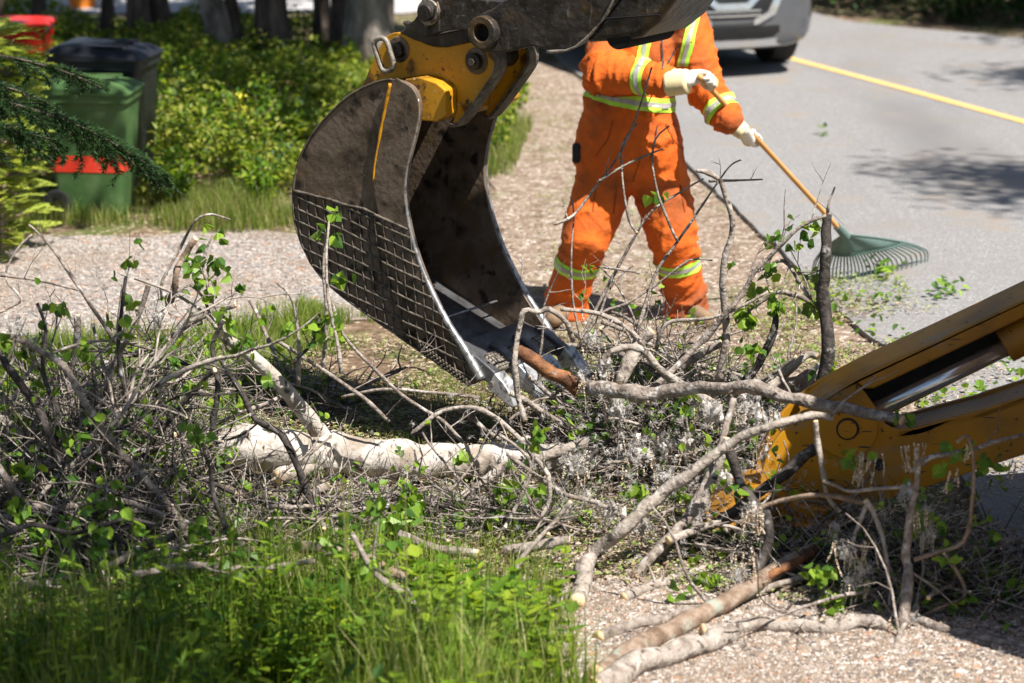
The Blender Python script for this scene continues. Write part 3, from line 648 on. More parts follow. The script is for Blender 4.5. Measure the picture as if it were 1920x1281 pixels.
# upper arm and boom up to the machine (outside the picture)
e0=bp(1215,-45,.17); e1=Vector((2.6,10.2,4.0)); e2=Vector((3.4,9.7,1.3))
def beam(nm,a,b,wd,hh,m,par=bh):
    d=(b-a); Mx=Matrix((d.normalized(),frame(d)[0],frame(d)[1])).transposed(); mb=MB(); box(mb,(a+b)/2,d.length,wd,hh,Mx); o=mb.build(nm,m,par); bev(o,.02); return o
beam('arm_beam',e0,e1,.24,.3,M['yellow2']); beam('boom',e1,e2,.26,.4,M['yellow2'])
mb=MB(); box(mb,(2.65,9.55,.95),1.1,1.5,.9); box(mb,(2.75,9.35,2.35),1.3,1.2,1.0); box(mb,(4.9,9.5,1.1),3.4,1.1,.7); box(mb,(4.5,9.5,2.95),1.9,1.7,.12); box(mb,(5.6,9.5,1.5),.1,1.2,.4)  # unseen machine body, its upper block added to shade the stabiliser leg
for sx in (3.7,5.3):
    for sy in (8.8,10.2): box(mb,(sx,sy,2.0),.09,.09,1.5)
o=mb.build('chassis_and_shade_block',M['yellow2'],bh); bev(o,.03)
for (cx,cy,r) in ((4.6,8.55,.75),(4.6,10.5,.75),(6.6,8.7,.5),(6.6,10.3,.5)):
    mb=MB(); tube(mb,[(cx,cy-.2,r),(cx,cy-.16,r),(cx,cy+.16,r),(cx,cy+.2,r)],[r*.9,r,r,r*.9],32); wv_=mb.build('wheel',M['rubber'],bh,False)
    mb=MB(); tube(mb,[(cx,cy-.215,r),(cx,cy+.215,r)],r*.5,24); mb.build('rim',M['yellow2'],wv_)
mb=MB(); box(mb,(5.9,9.5,1.0),1.6,.5,.4); mb.build('engine_hood',M['yellow2'],bh)

# stabiliser leg
YS=10.55
def sp(x,y,o=0): return P(x,y,YS)+Vector((0,o,0))
def splate(nm,poly,o0,th,m,b=.006,par=None,seg=2):
    mb=MB(); pp=dens(poly,seg) if seg>1 else [Vector(p) for p in poly]
    prism(mb,[sp(p.x,p.y,o0) for p in pp],Vector((0,th,0))); o=mb.build(nm,m,par or bh); bev(o,b); return o
low=[(2300,640),(1925,742),(1850,767),(1780,785),(1720,802),(1685,806),(1660,797),(1642,770),(1618,742),(1590,724),(1548,738),(1500,775),(1462,815),(1440,850),(1425,900),(1440,935),(1520,955),(1620,948),(1700,926),(1800,893),(1925,852),(2300,740)]
st=splate('stabiliser_leg',low,0,.03,M['yellow2'],seg=2); tag(st,'dull yellow stabiliser leg with its foot down in the branches')
splate('leg_plate',low,.20,.03,M['yellow2'],seg=2,par=st)
mb=MB()
tp=[(2300,640),(1925,742),(1850,767),(1780,785),(1720,802),(1685,806)]
for i in range(len(tp)-1):
    (xa,ya),(xb,yb)=tp[i],tp[i+1]
    q=[sp(xa,ya+3,.0),sp(xb,yb+3,.0),sp(xb,yb+3,.22),sp(xa,ya+3,.22)]; mb.add(q+[v-Vector((0,0,.02)) for v in q],[(0,1,2,3),(4,7,6,5),(0,4,5,1),(2,6,7,3)])
fixn(mb.build('top_flange',M['yellow2'],st))
# housing channel with cylinder
up_=[(1500,778),(1560,732),(1640,690),(1760,636),(1925,558),(2300,380),(2300,415),(1925,590),(1780,660),(1690,703),(1638,727),(1620,728),(1607,716)]
hs=splate('cylinder_housing',up_,-.02,.26,M['yellow2'],seg=1,par=bh,b=.01); tag(hs,'dull yellow channel over the stabiliser cylinder')
splate('housing_web',[(1600,716),(1640,724),(1925,588),(2300,412),(2300,520),(1925,682),(1800,738),(1700,788),(1662,800),(1630,760)],.19,.03,M['rubber'],seg=1,par=hs)
splate('pivot_plate',[(1500,778),(1560,733),(1606,717),(1622,735),(1650,775),(1640,792),(1560,800)],-.015,.03,M['yellow2'],seg=1,par=hs)
mb=MB(); tube(mb,[sp(1600,797,.04),sp(1900,652,.04)],.034,24); mb.build('hydraulic_rod',M['chrome'],hs,True)
mb=MB(); tube(mb,[sp(1886,655,.06),sp(1893,651,.06),sp(2250,473,.06)],[.066,.074,.074],28); bev(mb.build('cylinder_barrel',M['yellow2'],hs),.006)
def sring(x,y,o0,o1,ri,ro,m,nm,par):
    v=[];f=[];n=40
    for k in range(n):
        a=2*math.pi*k/n; d=Vector((math.cos(a),0,math.sin(a))); v+=[sp(x,y,o0)+d*ro,sp(x,y,o1)+d*ro,sp(x,y,o0)+d*ri,sp(x,y,o1)+d*ri]
    for k in range(n):
        a=4*k;b=4*((k+1)%n); f+=[(a,b,b+1,a+1),(a+2,a+3,b+3,b+2),(a,a+2,b+2,b),(a+1,b+1,b+3,a+3)]
    mb=MB(); mb.add(v,f); return bev(mb.build(nm,m,par),.003)
def sdisc(x,y,o0,o1,r,m,nm,par,n=36):
    mb=MB(); tube(mb,[sp(x,y,o0),sp(x,y,o1)],r,n); return bev(mb.build(nm,m,par),.003)
sdisc(1587,801,-.024,.005,.118,M['yellow2'],'pivot_boss',st)
sdisc(1588,801,-.030,-.02,.044,M['rubber'],'pin_washer',st)
sdisc(1587,801,-.038,-.02,.036,M['yellow2'],'pivot_pin',st)
sdisc(1648,870,-.02,.01,.022,M['rubber'],'bolt',st,12)
# foot
mb=MB(); f0=[(1330,965),(1400,915),(1440,905),(1500,940),(1560,948),(1575,975),(1480,978),(1400,982)]
prism(mb,[sp(x,y,-.06) for x,y in f0],(0,.3,0)); ft=mb.build('stabiliser_foot',M['yellow2'],bh); bev(ft,.012)
mb=MB(); prism(mb,[sp(x,y,-.12) for x,y in [(1325,968),(1575,966),(1585,978),(1320,986)]],(0,.45,0)); bev(mb.build('pad_plate',M['yellow2'],ft),.006)
mb=MB(); prism(mb,[sp(x,y,-.10) for x,y in [(1330,985),(1582,978),(1588,1000),(1322,1004)]],(0,.4,0)); bev(mb.build('rubber_pad',M['rubber'],ft),.006)
mb=MB(); tube(mb,[sp(1466,970,-.075),sp(1466,940,-.075)],.018,10); tube(mb,[sp(1466,955,-.075),sp(1466,948,-.075)],.028,6); mb.build('bolt',M['yellow2'],ft)
mb=MB(); tube(mb,smooth_path([sp(1400,935,-.07),sp(1440,918,-.08),sp(1470,925,-.09),sp(1490,950,-.08)],[1]*4,4)[0],.012,8); mb.build('foot_rib',M['yellow2'],ft,True)

# ------------------------------------------------------------------ brush pile
def twig_into(mb,p,d,L,r,depth,leafmb=None,lmi=0,flat=.5,pr=1.0):
    n=max(3,int(L/.07)); pts=[p]; q=p; dd=d.normalized()
    for i in range(n):
        dd=(dd+rv()*.22+Vector((0,0,.02))).normalized(); q=q+dd*(L/n)
        if q.z<.02: q.z=.02; dd.z=abs(dd.z)
        pts.append(q)
    rad=[r*(1-.75*i/n)*(1+.25*rnd.random()) for i in range(n+1)]
    tube(mb,pts,rad,5 if r>.004 else 4,cap=False)
    if depth>0:
        for k in range(rnd.randint(1,3) if depth>1 else rnd.randint(1,2)):
            i=rnd.randint(1,n-1); twig_into(mb,pts[i],(dd+rv()*1.1),L*rnd.uniform(.3,.6),r*.55,depth-1,leafmb,lmi,flat,pr)
    if leafmb is not None and rnd.random()<.5*pr:
        for k in range(rnd.randint(2,6)):
            leaf(leafmb,q+rv()*.02,Vector((rnd.uniform(-1,1),rnd.uniform(-1,1),-rnd.uniform(.2,1.2))),rv(),rnd.uniform(.03,.055),rnd.uniform(.03,.05),.2,lmi)
FL=MB()    # cottony fluff
def fluff(mb,c,r,n):
    """a few soft cottony lumps with fine fibres round them"""
    for q in range(max(1,n//12)):
        p=c+rv()*r*.8*rnd.random(); rr=r*rnd.uniform(.07,.22); ax=Vector((rnd.uniform(-.5,.5),rnd.uniform(-.5,.5),-1)).normalized(); st=rnd.uniform(1,2.2); so=rv()*9
        vs_=[];fs=[]; nu,nv=9,6; u,w_=frame(ax)
        for a in range(nv+1):
            th=math.pi*a/nv
            for b in range(nu):
                ph=2*math.pi*b/nu; d=(u*math.cos(ph)+w_*math.sin(ph))*math.sin(th)+ax*math.cos(th)*st
                vs_.append(p+d*rr*(1+1.1*noise.noise(d*2.2+so)+.5*noise.noise(d*6+so)))
        for a in range(nv):
            for b in range(nu): fs.append((a*nu+b,a*nu+(b+1)%nu,(a+1)*nu+(b+1)%nu,(a+1)*nu+b))
        mb.add(vs_,fs)
    for k in range(int(n*3.0)):
        p=c+rv()*r*rnd.random()**.6; d=rv(); e=rv(); l=rnd.uniform(.006,.020); w_=rnd.uniform(.0004,.0012)
        mb.add([p-d*l,p+e*w_,p+d*l+e*l*.5,p-e*w_],[(0,1,2,3)])
def catkin(mb,p,L):
    d=Vector((rnd.uniform(-.25,.25),rnd.uniform(-.25,.25),-1)).normalized(); n=int(L/.006); q=p
    for i in range(n):
        q=q+d*.006; d=(d+rv()*.09).normalized()
        a=rv(); b=a.cross(d).normalized(); r=.0045*rnd.uniform(.7,1.4)
        mb.add([q-d*.004,q+b*r,q+d*.005,q-b*r,q+a*r],[(0,1,4),(1,2,4),(2,3,4),(3,0,4)])
def branch(lab,pts,Y0,Y1,r0,r1,m='bark',tw=0,lv=0,group=None,g=False,cut=True,stub=.5,name='branch',cat='branch',leafm='leaf',tl=.22,n=8):
    """pts: outline points in photo pixels; Y0..Y1 depth along it (or g: lying on the ground)"""
    k=len(pts); tot=0; L=[0]
    for i in range(1,k): tot+=math.hypot(pts[i][0]-pts[i-1][0],pts[i][1]-pts[i-1][1]); L.append(tot)
    P3=[]; rr=[]
    for (x,y),l in zip(pts,L):
        t=l/tot; rp=r0+(r1-r0)*t
        if g:
            q=G(x,y); r=rp*mpp(q.y); q=G(x,y,r*.9)
        else:
            Y=Y0+(Y1-Y0)*t; q=P(x,y,Y+rnd.uniform(-.03,.03)); r=rp*mpp(Y)
            if q.z<r*.8: q=G(x,y,r*.8)
        P3.append(q); rr.append(r)
    sg=max(3,int(tot/k/14)); path,rad=smooth_path(P3,rr,sg)
    sc=1.0
    for i in range(len(path)):
        kn=1+ .22*noise.noise(path[i]*22)+ (rnd.uniform(.12,.32) if rnd.random()<.10 else 0)
        rad[i]*=kn; path[i]=path[i]+Vector((noise.noise(path[i]*13),noise.noise(path[i]*13+Vector((5,5,5))),noise.noise(path[i]*13+Vector((9,1,3)))))*rad[i]*.45
    base=path[0].copy(); base.z=0
    t=thing(name,lab,cat,(base.x,base.y,0),0,group); mb=MB(); lm=MB()
    loc=[p-base for p in path]
    tube(mb,loc,rad,max(n,5),cap=True,jit=.05,capmi=1 if cut else 0)
    for j in range(tw):
        i=rnd.randint(int(len(loc)*.15),len(loc)-2); d=(loc[i+1]-loc[i]).normalized()
        side=(frame(d)[0]*rnd.uniform(-1,1)+Vector((0,0,rnd.uniform(-.3,.9)))).normalized()
        twig_into(mb,loc[i]+base-base,(d*rnd.uniform(.2,1)+side),tl*rnd.uniform(.4,1.3),max(.0018,min(.006,rad[i]*.4)),1,lm if lv else None)
    for j in range(int(len(loc)*stub*.3)):
        i=rnd.randint(0,len(loc)-2); d=rv(); tube(mb,[loc[i],loc[i]+d*(rad[i]+rnd.uniform(.006,.02))],[rad[i]*.35,rad[i]*.12+.0006],5)
    for j in range(lv):
        i=rnd.randint(int(len(loc)*.3),len(loc)-1)
        for q in range(rnd.randint(3,7)): leaf(lm,loc[i]+rv()*.04,Vector((rnd.uniform(-1,1),rnd.uniform(-1,1),-rnd.uniform(.1,1.3))),rv(),rnd.uniform(.032,.06),rnd.uniform(.03,.055),.2)
    lpart('wood',mb,[M[m],M['cut']],t,True)
    if lm.v: lpart('leaves',lm,M[leafm],t)
    return t,base,loc,rad
# the birch log
t,base,loc,rad=branch('thick pale birch log lying across the front of the brush pile',[(404,845),(470,842),(540,850),(620,848),(700,856),(800,864),(880,868),(950,862),(1060,860),(1180,866),(1280,862)],11.25,11.4,41,26,'birch',2,0,name='birch_log',cat='log',n=20,stub=.2)
def limb(nm,par,base,pts,Y0,Y1,r0,r1,m,n=14):
    k=len(pts); P3=[P(x,y,Y0+(Y1-Y0)*i/(k-1))-base for i,(x,y) in enumerate(pts)]; rr=[(r0+(r1-r0)*i/(k-1))*mpp(Y0) for i in range(k)]
    pa,ra=smooth_path(P3,rr,5); ra=[r*(1+.12*noise.noise(p*20)) for p,r in zip(pa,ra)]
    mb=MB(); tube(mb,pa,ra,n,jit=.04,capmi=1); return lpart(nm,mb,[M[m],M['cut']],par,True)
limb('side_limb',t,base,[(655,850),(610,822),(575,780),(530,725),(480,675),(440,645),(414,628)],11.35,11.1,20,9,'birch')
limb('cut_stub',t,base,[(640,862),(590,872),(545,884),(520,895)],11.3,11.15,26,15,'birch')
BR=[
('long pale bare branch sweeping up in front of the dark heap to its broken tip',[(1085,1130),(1105,1050),(1170,990),(1232,935),(1290,890),(1370,832),(1450,798),(1520,778),(1560,783)],10.1,10.2,16,7,'pale',2,0),
('dark grey branch lying level and crossing the stabiliser leg',[(1105,728),(1180,736),(1250,737),(1330,728),(1420,728),(1500,750),(1600,770),(1692,788)],11.0,10.3,15,11,'bark',2,1),
('dark upright broken stem standing in front of the rake head',[(1548,400),(1550,480),(1545,560),(1552,640),(1545,710),(1525,780)],11.2,11.1,9,15,'barkd',2,1),
('crooked upright branch with peeling pale bark beside the right trouser leg',[(1302,320),(1330,325),(1352,345),(1370,400),(1372,440),(1356,500),(1362,600),(1360,650),(1348,715)],11.3,11.3,4,10,'pale',0,0),
('stripped orange brown stick under the bucket teeth',[(966,650),(1000,675),(1040,700),(1090,728)],11.2,11.15,12,17,'rustwood',0,0),
('crooked pale stick arching in front of the bucket lip',[(985,790),(970,740),(966,680),(972,620),(984,582),(1010,585),(1030,580),(1062,605),(1075,640)],11.05,11.15,6,5,'pale',2,0),
('pale arched branch bending over the middle of the heap',[(1125,690),(1140,662),(1175,650),(1205,656),(1235,688),(1270,715),(1300,735),(1340,760)],11.1,11.1,7,8,'pale',2,0),
('grey branch rising steeply to the upright stem top',[(1210,740),(1271,685),(1323,632),(1367,580),(1393,549),(1415,510),(1441,484),(1476,449),(1507,422),(1548,403)],11.2,11.2,8,3,'bark',3,0),
('dark curved branch right of the crooked upright one',[(1395,715),(1422,680),(1443,640),(1455,595),(1450,560)],11.3,11.3,9,6,'barkd',0,0),
('short smooth pale branch hooked upwards left of the upright stem',[(1440,728),(1465,708),(1498,678),(1518,664),(1532,668)],11.3,11.3,10,7,'pale',0,0),
('dark brown log behind the upright stem',[(1420,742),(1470,724),(1560,705),(1700,688)],11.8,11.9,17,14,'brownbark',0,0),
('lichen spotted branch leaning from the gravel up into the heap',[(1190,1080),(1240,1025),(1290,970),(1324,906),(1346,857),(1375,748)],10.1,10.6,11,6,'bark',1,0),
('thin pale branch running right from under the bucket corner',[(1052,580),(1126,589),(1187,624),(1205,650),(1240,700),(1290,742)],11.2,11.1,4,5,'pale',2,0),
('pale twig arching over the worker boot',[(1231,652),(1240,620),(1262,602),(1332,597),(1389,575),(1440,548)],11.3,11.2,4,3,'pale',1,0),
('thick short stub with pale cut top in the middle of the heap',[(1222,617),(1200,645),(1178,675),(1165,720)],11.4,11.3,12,13,'pale',0,0),
('branch with hanging leaves forking from the upright stem',[(1552,590),(1507,560),(1456,549),(1410,580),(1385,600)],11.2,11.3,5,3,'bark',3,3),
('leafy twig hanging left of the dark curved branch',[(1410,510),(1440,500),(1470,490),(1500,530),(1530,590)],11.3,11.2,4,4,'bark',4,4),
('dark slim branch rising at the far left with side twigs',[(225,702),(215,640),(180,587),(144,533),(90,457),(54,421)],11.0,11.1,5,2,'bark',3,0),
('thin level twig over the gravel at the left edge',[(0,517),(72,526),(147,544)],11.0,11.0,3,2,'bark',1,0),
('upright pale stick with cut top above the leafy heap',[(320,565),(330,520),(341,490),(366,447)],11.4,11.4,7,6,'brownbark',0,0),
('tall thin curved twig with curled leaf at its tip',[(303,560),(305,526),(338,465),(366,414),(395,402),(432,412)],11.3,11.3,3,2,'bark',0,1),
('thin leafy shoot right of the cut stick',[(424,632),(409,587),(391,544),(381,490),(399,440)],11.2,11.2,4,2,'pale',2,3),
('pale thin shoot left of the leaning birch limb',[(409,620),(395,594),(381,558),(356,536),(330,551)],11.2,11.2,4,2,'pale',1,0),
('long thin pale twig crossing behind the fluff clump',[(252,522),(313,544),(360,572),(395,601),(430,660)],11.2,11.2,3,3,'pale',2,0),
('heavy dark branch rising to the left picture edge',[(178,1060),(151,993),(130,939),(118,880),(93,820),(68,759),(22,698),(-10,645)],10.2,10.4,10,7,'barkd',3,2),
('dark branch slanting from the left edge down to the weeds',[(360,1010),(300,930),(230,852),(190,806),(151,741),(119,687),(47,644),(-10,620)],10.3,10.3,9,5,'bark',3,1),
('dark bent branch crossing in front of the log left end',[(610,985),(575,930),(553,860),(524,813),(481,788),(449,730),(415,675)],10.6,10.8,8,5,'barkd',2,0),
('pale sinuous branch left of the cut face',[(285,905),(251,849),(223,781),(201,716),(215,680)],10.7,10.8,10,5,'pale',2,1),
('brown branch whose sawn face looks at the viewer left of the log',[(278,786),(262,800),(275,840),(300,900),(330,940)],10.9,10.8,14,13,'brownbark',0,0),
('dark curved branch sagging across the left pile',[(-10,862),(36,932),(90,953),(162,946),(223,939),(310,968)],10.1,10.2,8,6,'bark',2,0),
('dark branch low at the left edge pointing right',[(-10,1118),(54,1101),(126,1083),(191,1068),(250,1040),(330,1000)],9.75,9.9,10,7,'barkd',1,0),
('short thick grey stick at the left edge',[(-10,910),(54,892),(101,870)],10.4,10.4,12,11,'bark',0,0),
('tan stick lying below the log left end',[(415,912),(479,935),(533,966)],10.9,10.8,9,10,'brownbark',0,0),
('pale forked stick leaning up to the right under the log',[(443,1000),(504,975),(562,938),(610,915)],10.7,10.8,13,10,'bark',0,0),
('brown level stick just above the weeds',[(454,1025),(540,1035),(640,1034),(700,1030)],10.3,10.4,10,8,'brownbark',1,0),
('smooth tan branch sloping into the lime weeds',[(560,1020),(600,1030),(654,1040),(708,1058),(762,1086),(816,1108)],9.9,9.75,13,11,'brownbark',0,0),
('lichen covered branch lying among green leaves mid front',[(745,1003),(823,1029),(895,1038)],10.25,10.2,9,9,'bark',0,2),
('cream stick with split bark lying on the gravel edge',[(945,1034),(1014,1022),(1072,1012)],10.2,10.2,12,9,'pale',0,0),
('pale branch rising right from beneath the log',[(802,966),(852,939),(906,903),(949,876),(1021,856),(1100,830)],10.8,11.0,7,11,'pale',2,0),
('slim pale twig pointing up right from the gravel',[(958,1092),(982,1043),(1043,975),(1070,940)],10.0,10.1,5,4,'pale',1,0),
('wavy twig standing in front of the log right end',[(931,1022),(960,964),(982,921),(996,874),(974,842),(935,815)],10.5,10.6,4,3,'bark',1,1),
('long thin twig slanting down from log end to the gravel',[(950,850),(996,885),(1061,928),(1115,942),(1172,972)],10.4,10.4,4,5,'bark',2,0),
('curved twig with two bends left of the long pale branch',[(1005,860),(1028,892),(1030,935),(1015,970)],10.4,10.3,5,4,'pale',1,0),
('bottom front log with pale sawn knot',[(1110,1290),(1200,1245),(1260,1228),(1330,1205),(1370,1188)],0,0,26,21,'pale',0,0,'g'),
('long pale branch lying flat along the bottom gravel',[(1320,1186),(1425,1172),(1537,1178),(1612,1168),(1668,1174)],0,0,16,14,'pale',2,0,'g'),
('tan brown branch slanting up from the bottom gravel',[(1120,1262),(1200,1212),(1275,1174),(1369,1122),(1444,1078),(1540,1022)],9.1,10.1,23,15,'brownbark',1,0),
('split brown stick lying on the tan brown branch',[(1430,1088),(1480,1060),(1530,1028)],9.85,10.0,9,9,'rustwood',0,0),
('grey branch lying beneath the tan brown one',[(1120,1195),(1180,1175),(1260,1160),(1340,1135)],9.6,9.7,13,11,'bark',0,0),
('smooth branch reaching the right edge near the bottom',[(1715,1160),(1760,1178),(1800,1187),(1856,1202),(1930,1214)],0,0,9,7,'bark',0,0,'g'),
('dark wet branch at the right edge on shaded asphalt',[(1770,1050),(1789,1045),(1856,1037),(1930,1041)],0,0,9,9,'barkd',0,0,'g'),
('arched reddish twig over the stabiliser foot',[(1395,975),(1420,955),(1462,940),(1519,929),(1575,932),(1624,944)],9.9,9.8,4,5,'brownbark',1,0),
('drooping pale twig reaching down from the arched twig end',[(1624,940),(1638,960),(1655,1010),(1664,1060),(1669,1154)],9.75,9.6,6,3,'pale',0,0),
('second drooping twig bending left from the arched twig end',[(1627,945),(1610,985),(1598,1020),(1594,1060)],9.75,9.7,5,3,'pale',1,0),
('upright grey stem standing in the right heap',[(1719,842),(1721,895),(1706,970),(1699,1045),(1702,1070),(1691,1176)],9.65,9.6,5,12,'bark',2,0),
('slim dark branch running to the right edge over the yellow leg',[(1712,885),(1744,857),(1819,846),(1860,830),(1930,812)],9.7,9.8,6,4,'bark',1,1),
('thin looped twig with red tip hanging over the yellow leg',[(1795,830),(1815,818),(1826,876),(1822,951),(1807,1015),(1762,1034),(1714,1049)],9.6,9.6,3,5,'brownbark',0,1),
('thin twig forming the lower loop on the right',[(1770,1037),(1800,1082),(1807,1120),(1760,1140),(1725,1156)],9.6,9.6,4,3,'brownbark',0,0),
('thin pale twig hanging down across the yellow pivot',[(1530,790),(1533,830),(1545,895),(1552,932),(1575,959)],9.95,9.9,5,4,'pale',0,0),
('thin level twig across the bottom of the yellow leg',[(1545,902),(1570,912),(1594,921),(1650,916),(1712,914)],9.8,9.7,3,3,'pale',0,0),
('dark lichen stem rising from the tan brown branch',[(1416,1080),(1438,1030),(1442,985),(1440,950)],10.0,10.1,12,9,'barkd',0,0),
('dark branch slanting through the shaded heap',[(1365,840),(1388,906),(1415,945),(1440,975)],10.3,10.2,10,10,'barkd',1,1),
('thick dark broken branch left of the stabiliser foot',[(1530,838),(1500,865),(1470,890),(1432,917),(1380,959),(1330,985)],10.35,10.3,11,10,'barkd',1,1),
('short pale branch standing diagonally in the shaded heap',[(1300,1000),(1320,940),(1345,880),(1362,820)],10.3,10.4,9,8,'pale',0,0),
('thin twig rising from the top of the dark upright stem',[(1550,405),(1553,385),(1560,365),(1565,350)],11.2,11.2,3,1.5,'bark',0,0),
('thin dark branch left of the long leafy shoot',[(640,700),(632,640),(615,560),(612,480),(617,415)],11.0,11.2,4,2,'pale',0,1),
('tall thin pale shoot in front of the wear mesh',[(606,690),(612,600),(606,500),(612,430)],11.15,11.2,4,2,'pale',1,2),
('bent pale shoot with two arms over the gravel',[(560,720),(560,640),(552,580),(540,550),(520,532)],11.1,11.2,4,2,'pale',1,0),
('long thin twig arcing from the bucket back to the heap',[(610,520),(640,620),(700,690),(760,745),(830,790),(870,830)],11.1,11.0,3,4,'bark',2,0),
('pale arching twig in front of the log right half',[(770,815),(800,790),(850,765),(905,770),(950,800),(985,835),(1000,860)],10.95,10.9,4,5,'pale',2,0),
('dark forked twig left of the pale shoots',[(548,680),(580,650),(595,620),(600,590)],11.1,11.1,4,2,'barkd',1,2),
('slanting thin twig over the littered soil',[(520,640),(600,690),(680,745),(730,790)],11.3,11.2,4,4,'bark',2,0),
('pale twig level over the soil under the bucket',[(640,745),(720,730),(800,735),(900,745)],11.4,11.4,3,3,'bark',3,0),
]
for b in BR:
    lab,pts,Y0,Y1,r0,r1,mk,tw,lv=b[:9]; branch(lab,pts,Y0,Y1,r0,r1,mk,tw,lv,g=len(b)>9)
for lab,pts,r0,r1,mk in [
 ('pale stick lying between the two bottom logs on the gravel',[(1180,1232),(1250,1205),(1330,1192),(1400,1215),(1475,1240)],6,4,'pale'),
 ('thin tan stick forking right of the bottom front log',[(1400,1195),(1460,1210),(1500,1235)],5,3,'brownbark'),
 ('grey stick lying in the gravel under the looped twig',[(1400,1142),(1470,1150),(1540,1166)],7,6,'bark'),
 ('dry curved stick lying on the road beyond the yellow leg',[(1440,620),(1520,612),(1600,600),(1655,575),(1690,545)],4,3,'brownbark'),
 ('second dry stick lying on the road further right',[(1775,580),(1820,590),(1880,588)],4,3,'brownbark'),
 ('brown forked stick hanging off the rake tines',[(1725,482),(1760,482),(1792,492)],3,2,'bark'),
 ('grey stick half buried in shade under the looped twig',[(1500,1110),(1580,1090),(1660,1100)],8,6,'bark'),
 ('broken pale branch lying in front of the stabiliser foot',[(1170,1120),(1250,1090),(1330,1065)],11,8,'pale')]:
    branch(lab,pts,0,0,r0,r1,mk,1,0,g=True,tl=.12)
for lab,pts,Y0,Y1,r0,r1,mk in [
 ('dark bare branch reaching over the near weeds at the far left',[(-10,1010),(60,985),(140,1000),(230,975),(300,985)],9.4,9.5,6,3,'barkd'),
 ('crooked dark twig standing in the near weeds below the log end',[(500,1100),(470,1040),(430,1000),(400,930),(395,880)],9.5,9.7,7,4,'barkd'),
 ('grey branch running through the near grass',[(250,1080),(360,1060),(470,1068),(590,1052)],9.3,9.4,8,5,'bark'),
 ('slanting grey stick poking out of the lime weeds',[(800,1180),(760,1120),(700,1070),(660,1000)],9.1,9.3,8,5,'bark'),
 ('tall dark stem with short spurs at the far left',[(120,930),(100,860),(108,780),(80,700),(86,620),(70,570)],10.4,10.5,7,3,'barkd'),
 ('forked dark stem in front of the grass left of the fluff',[(262,900),(240,820),(236,740),(222,660),(230,560),(236,520)],10.6,10.7,7,3,'barkd'),
 ('dark vertical branch just left of the log end',[(402,960),(405,880),(400,800),(410,720),(398,650),(420,600)],10.7,10.9,9,4,'barkd'),
 ('thin grey twig fanning out over the left gravel',[(20,760),(60,690),(130,650),(210,640),(300,660)],10.6,10.8,4,2,'bark')]:
    branch(lab,pts,Y0,Y1,r0,r1,mk,4,1,tl=.2)
# slender twigs rising in front of the worker
WT=[[(1039,420),(1075,403),(1124,341),(1164,285),(1196,210),(1222,126)],[(1121,341),(1180,305),(1242,279)],[(1194,436),(1183,420),(1173,384),(1165,311),(1168,269),(1195,231)],
[(1271,453),(1255,420),(1236,370),(1224,311),(1229,262),(1255,236)],[(1087,640),(1122,571),(1152,514),(1187,449),(1222,396),(1275,361),(1319,335)],
[(1190,640),(1227,519),(1271,453),(1310,396),(1349,337),(1370,310),(1389,300)],[(1085,650),(1126,589),(1179,567),(1240,527),(1292,488),(1336,488)],
[(1090,640),(1074,562),(1071,475),(1076,400),(1070,370)],[(1330,340),(1349,339),(1430,337)],[(1110,640),(1135,560),(1160,520),(1190,497)],[(1118,500),(1160,505),(1200,512)],[(1210,660),(1190,600),(1160,540),(1125,500)]]
for i,pts in enumerate(WT):
    rr=4 if i in (6,4,5) else 3
    if pts[0][1]<pts[-1][1]: pts=pts[::-1]
    branch('slender bare twig rising from the heap in front of the orange trousers',pts,11.35,11.45,rr,1.6,'bark',1,0,group='slender twigs in front of the worker',name='twig',cat='twig',tl=.1,n=5)
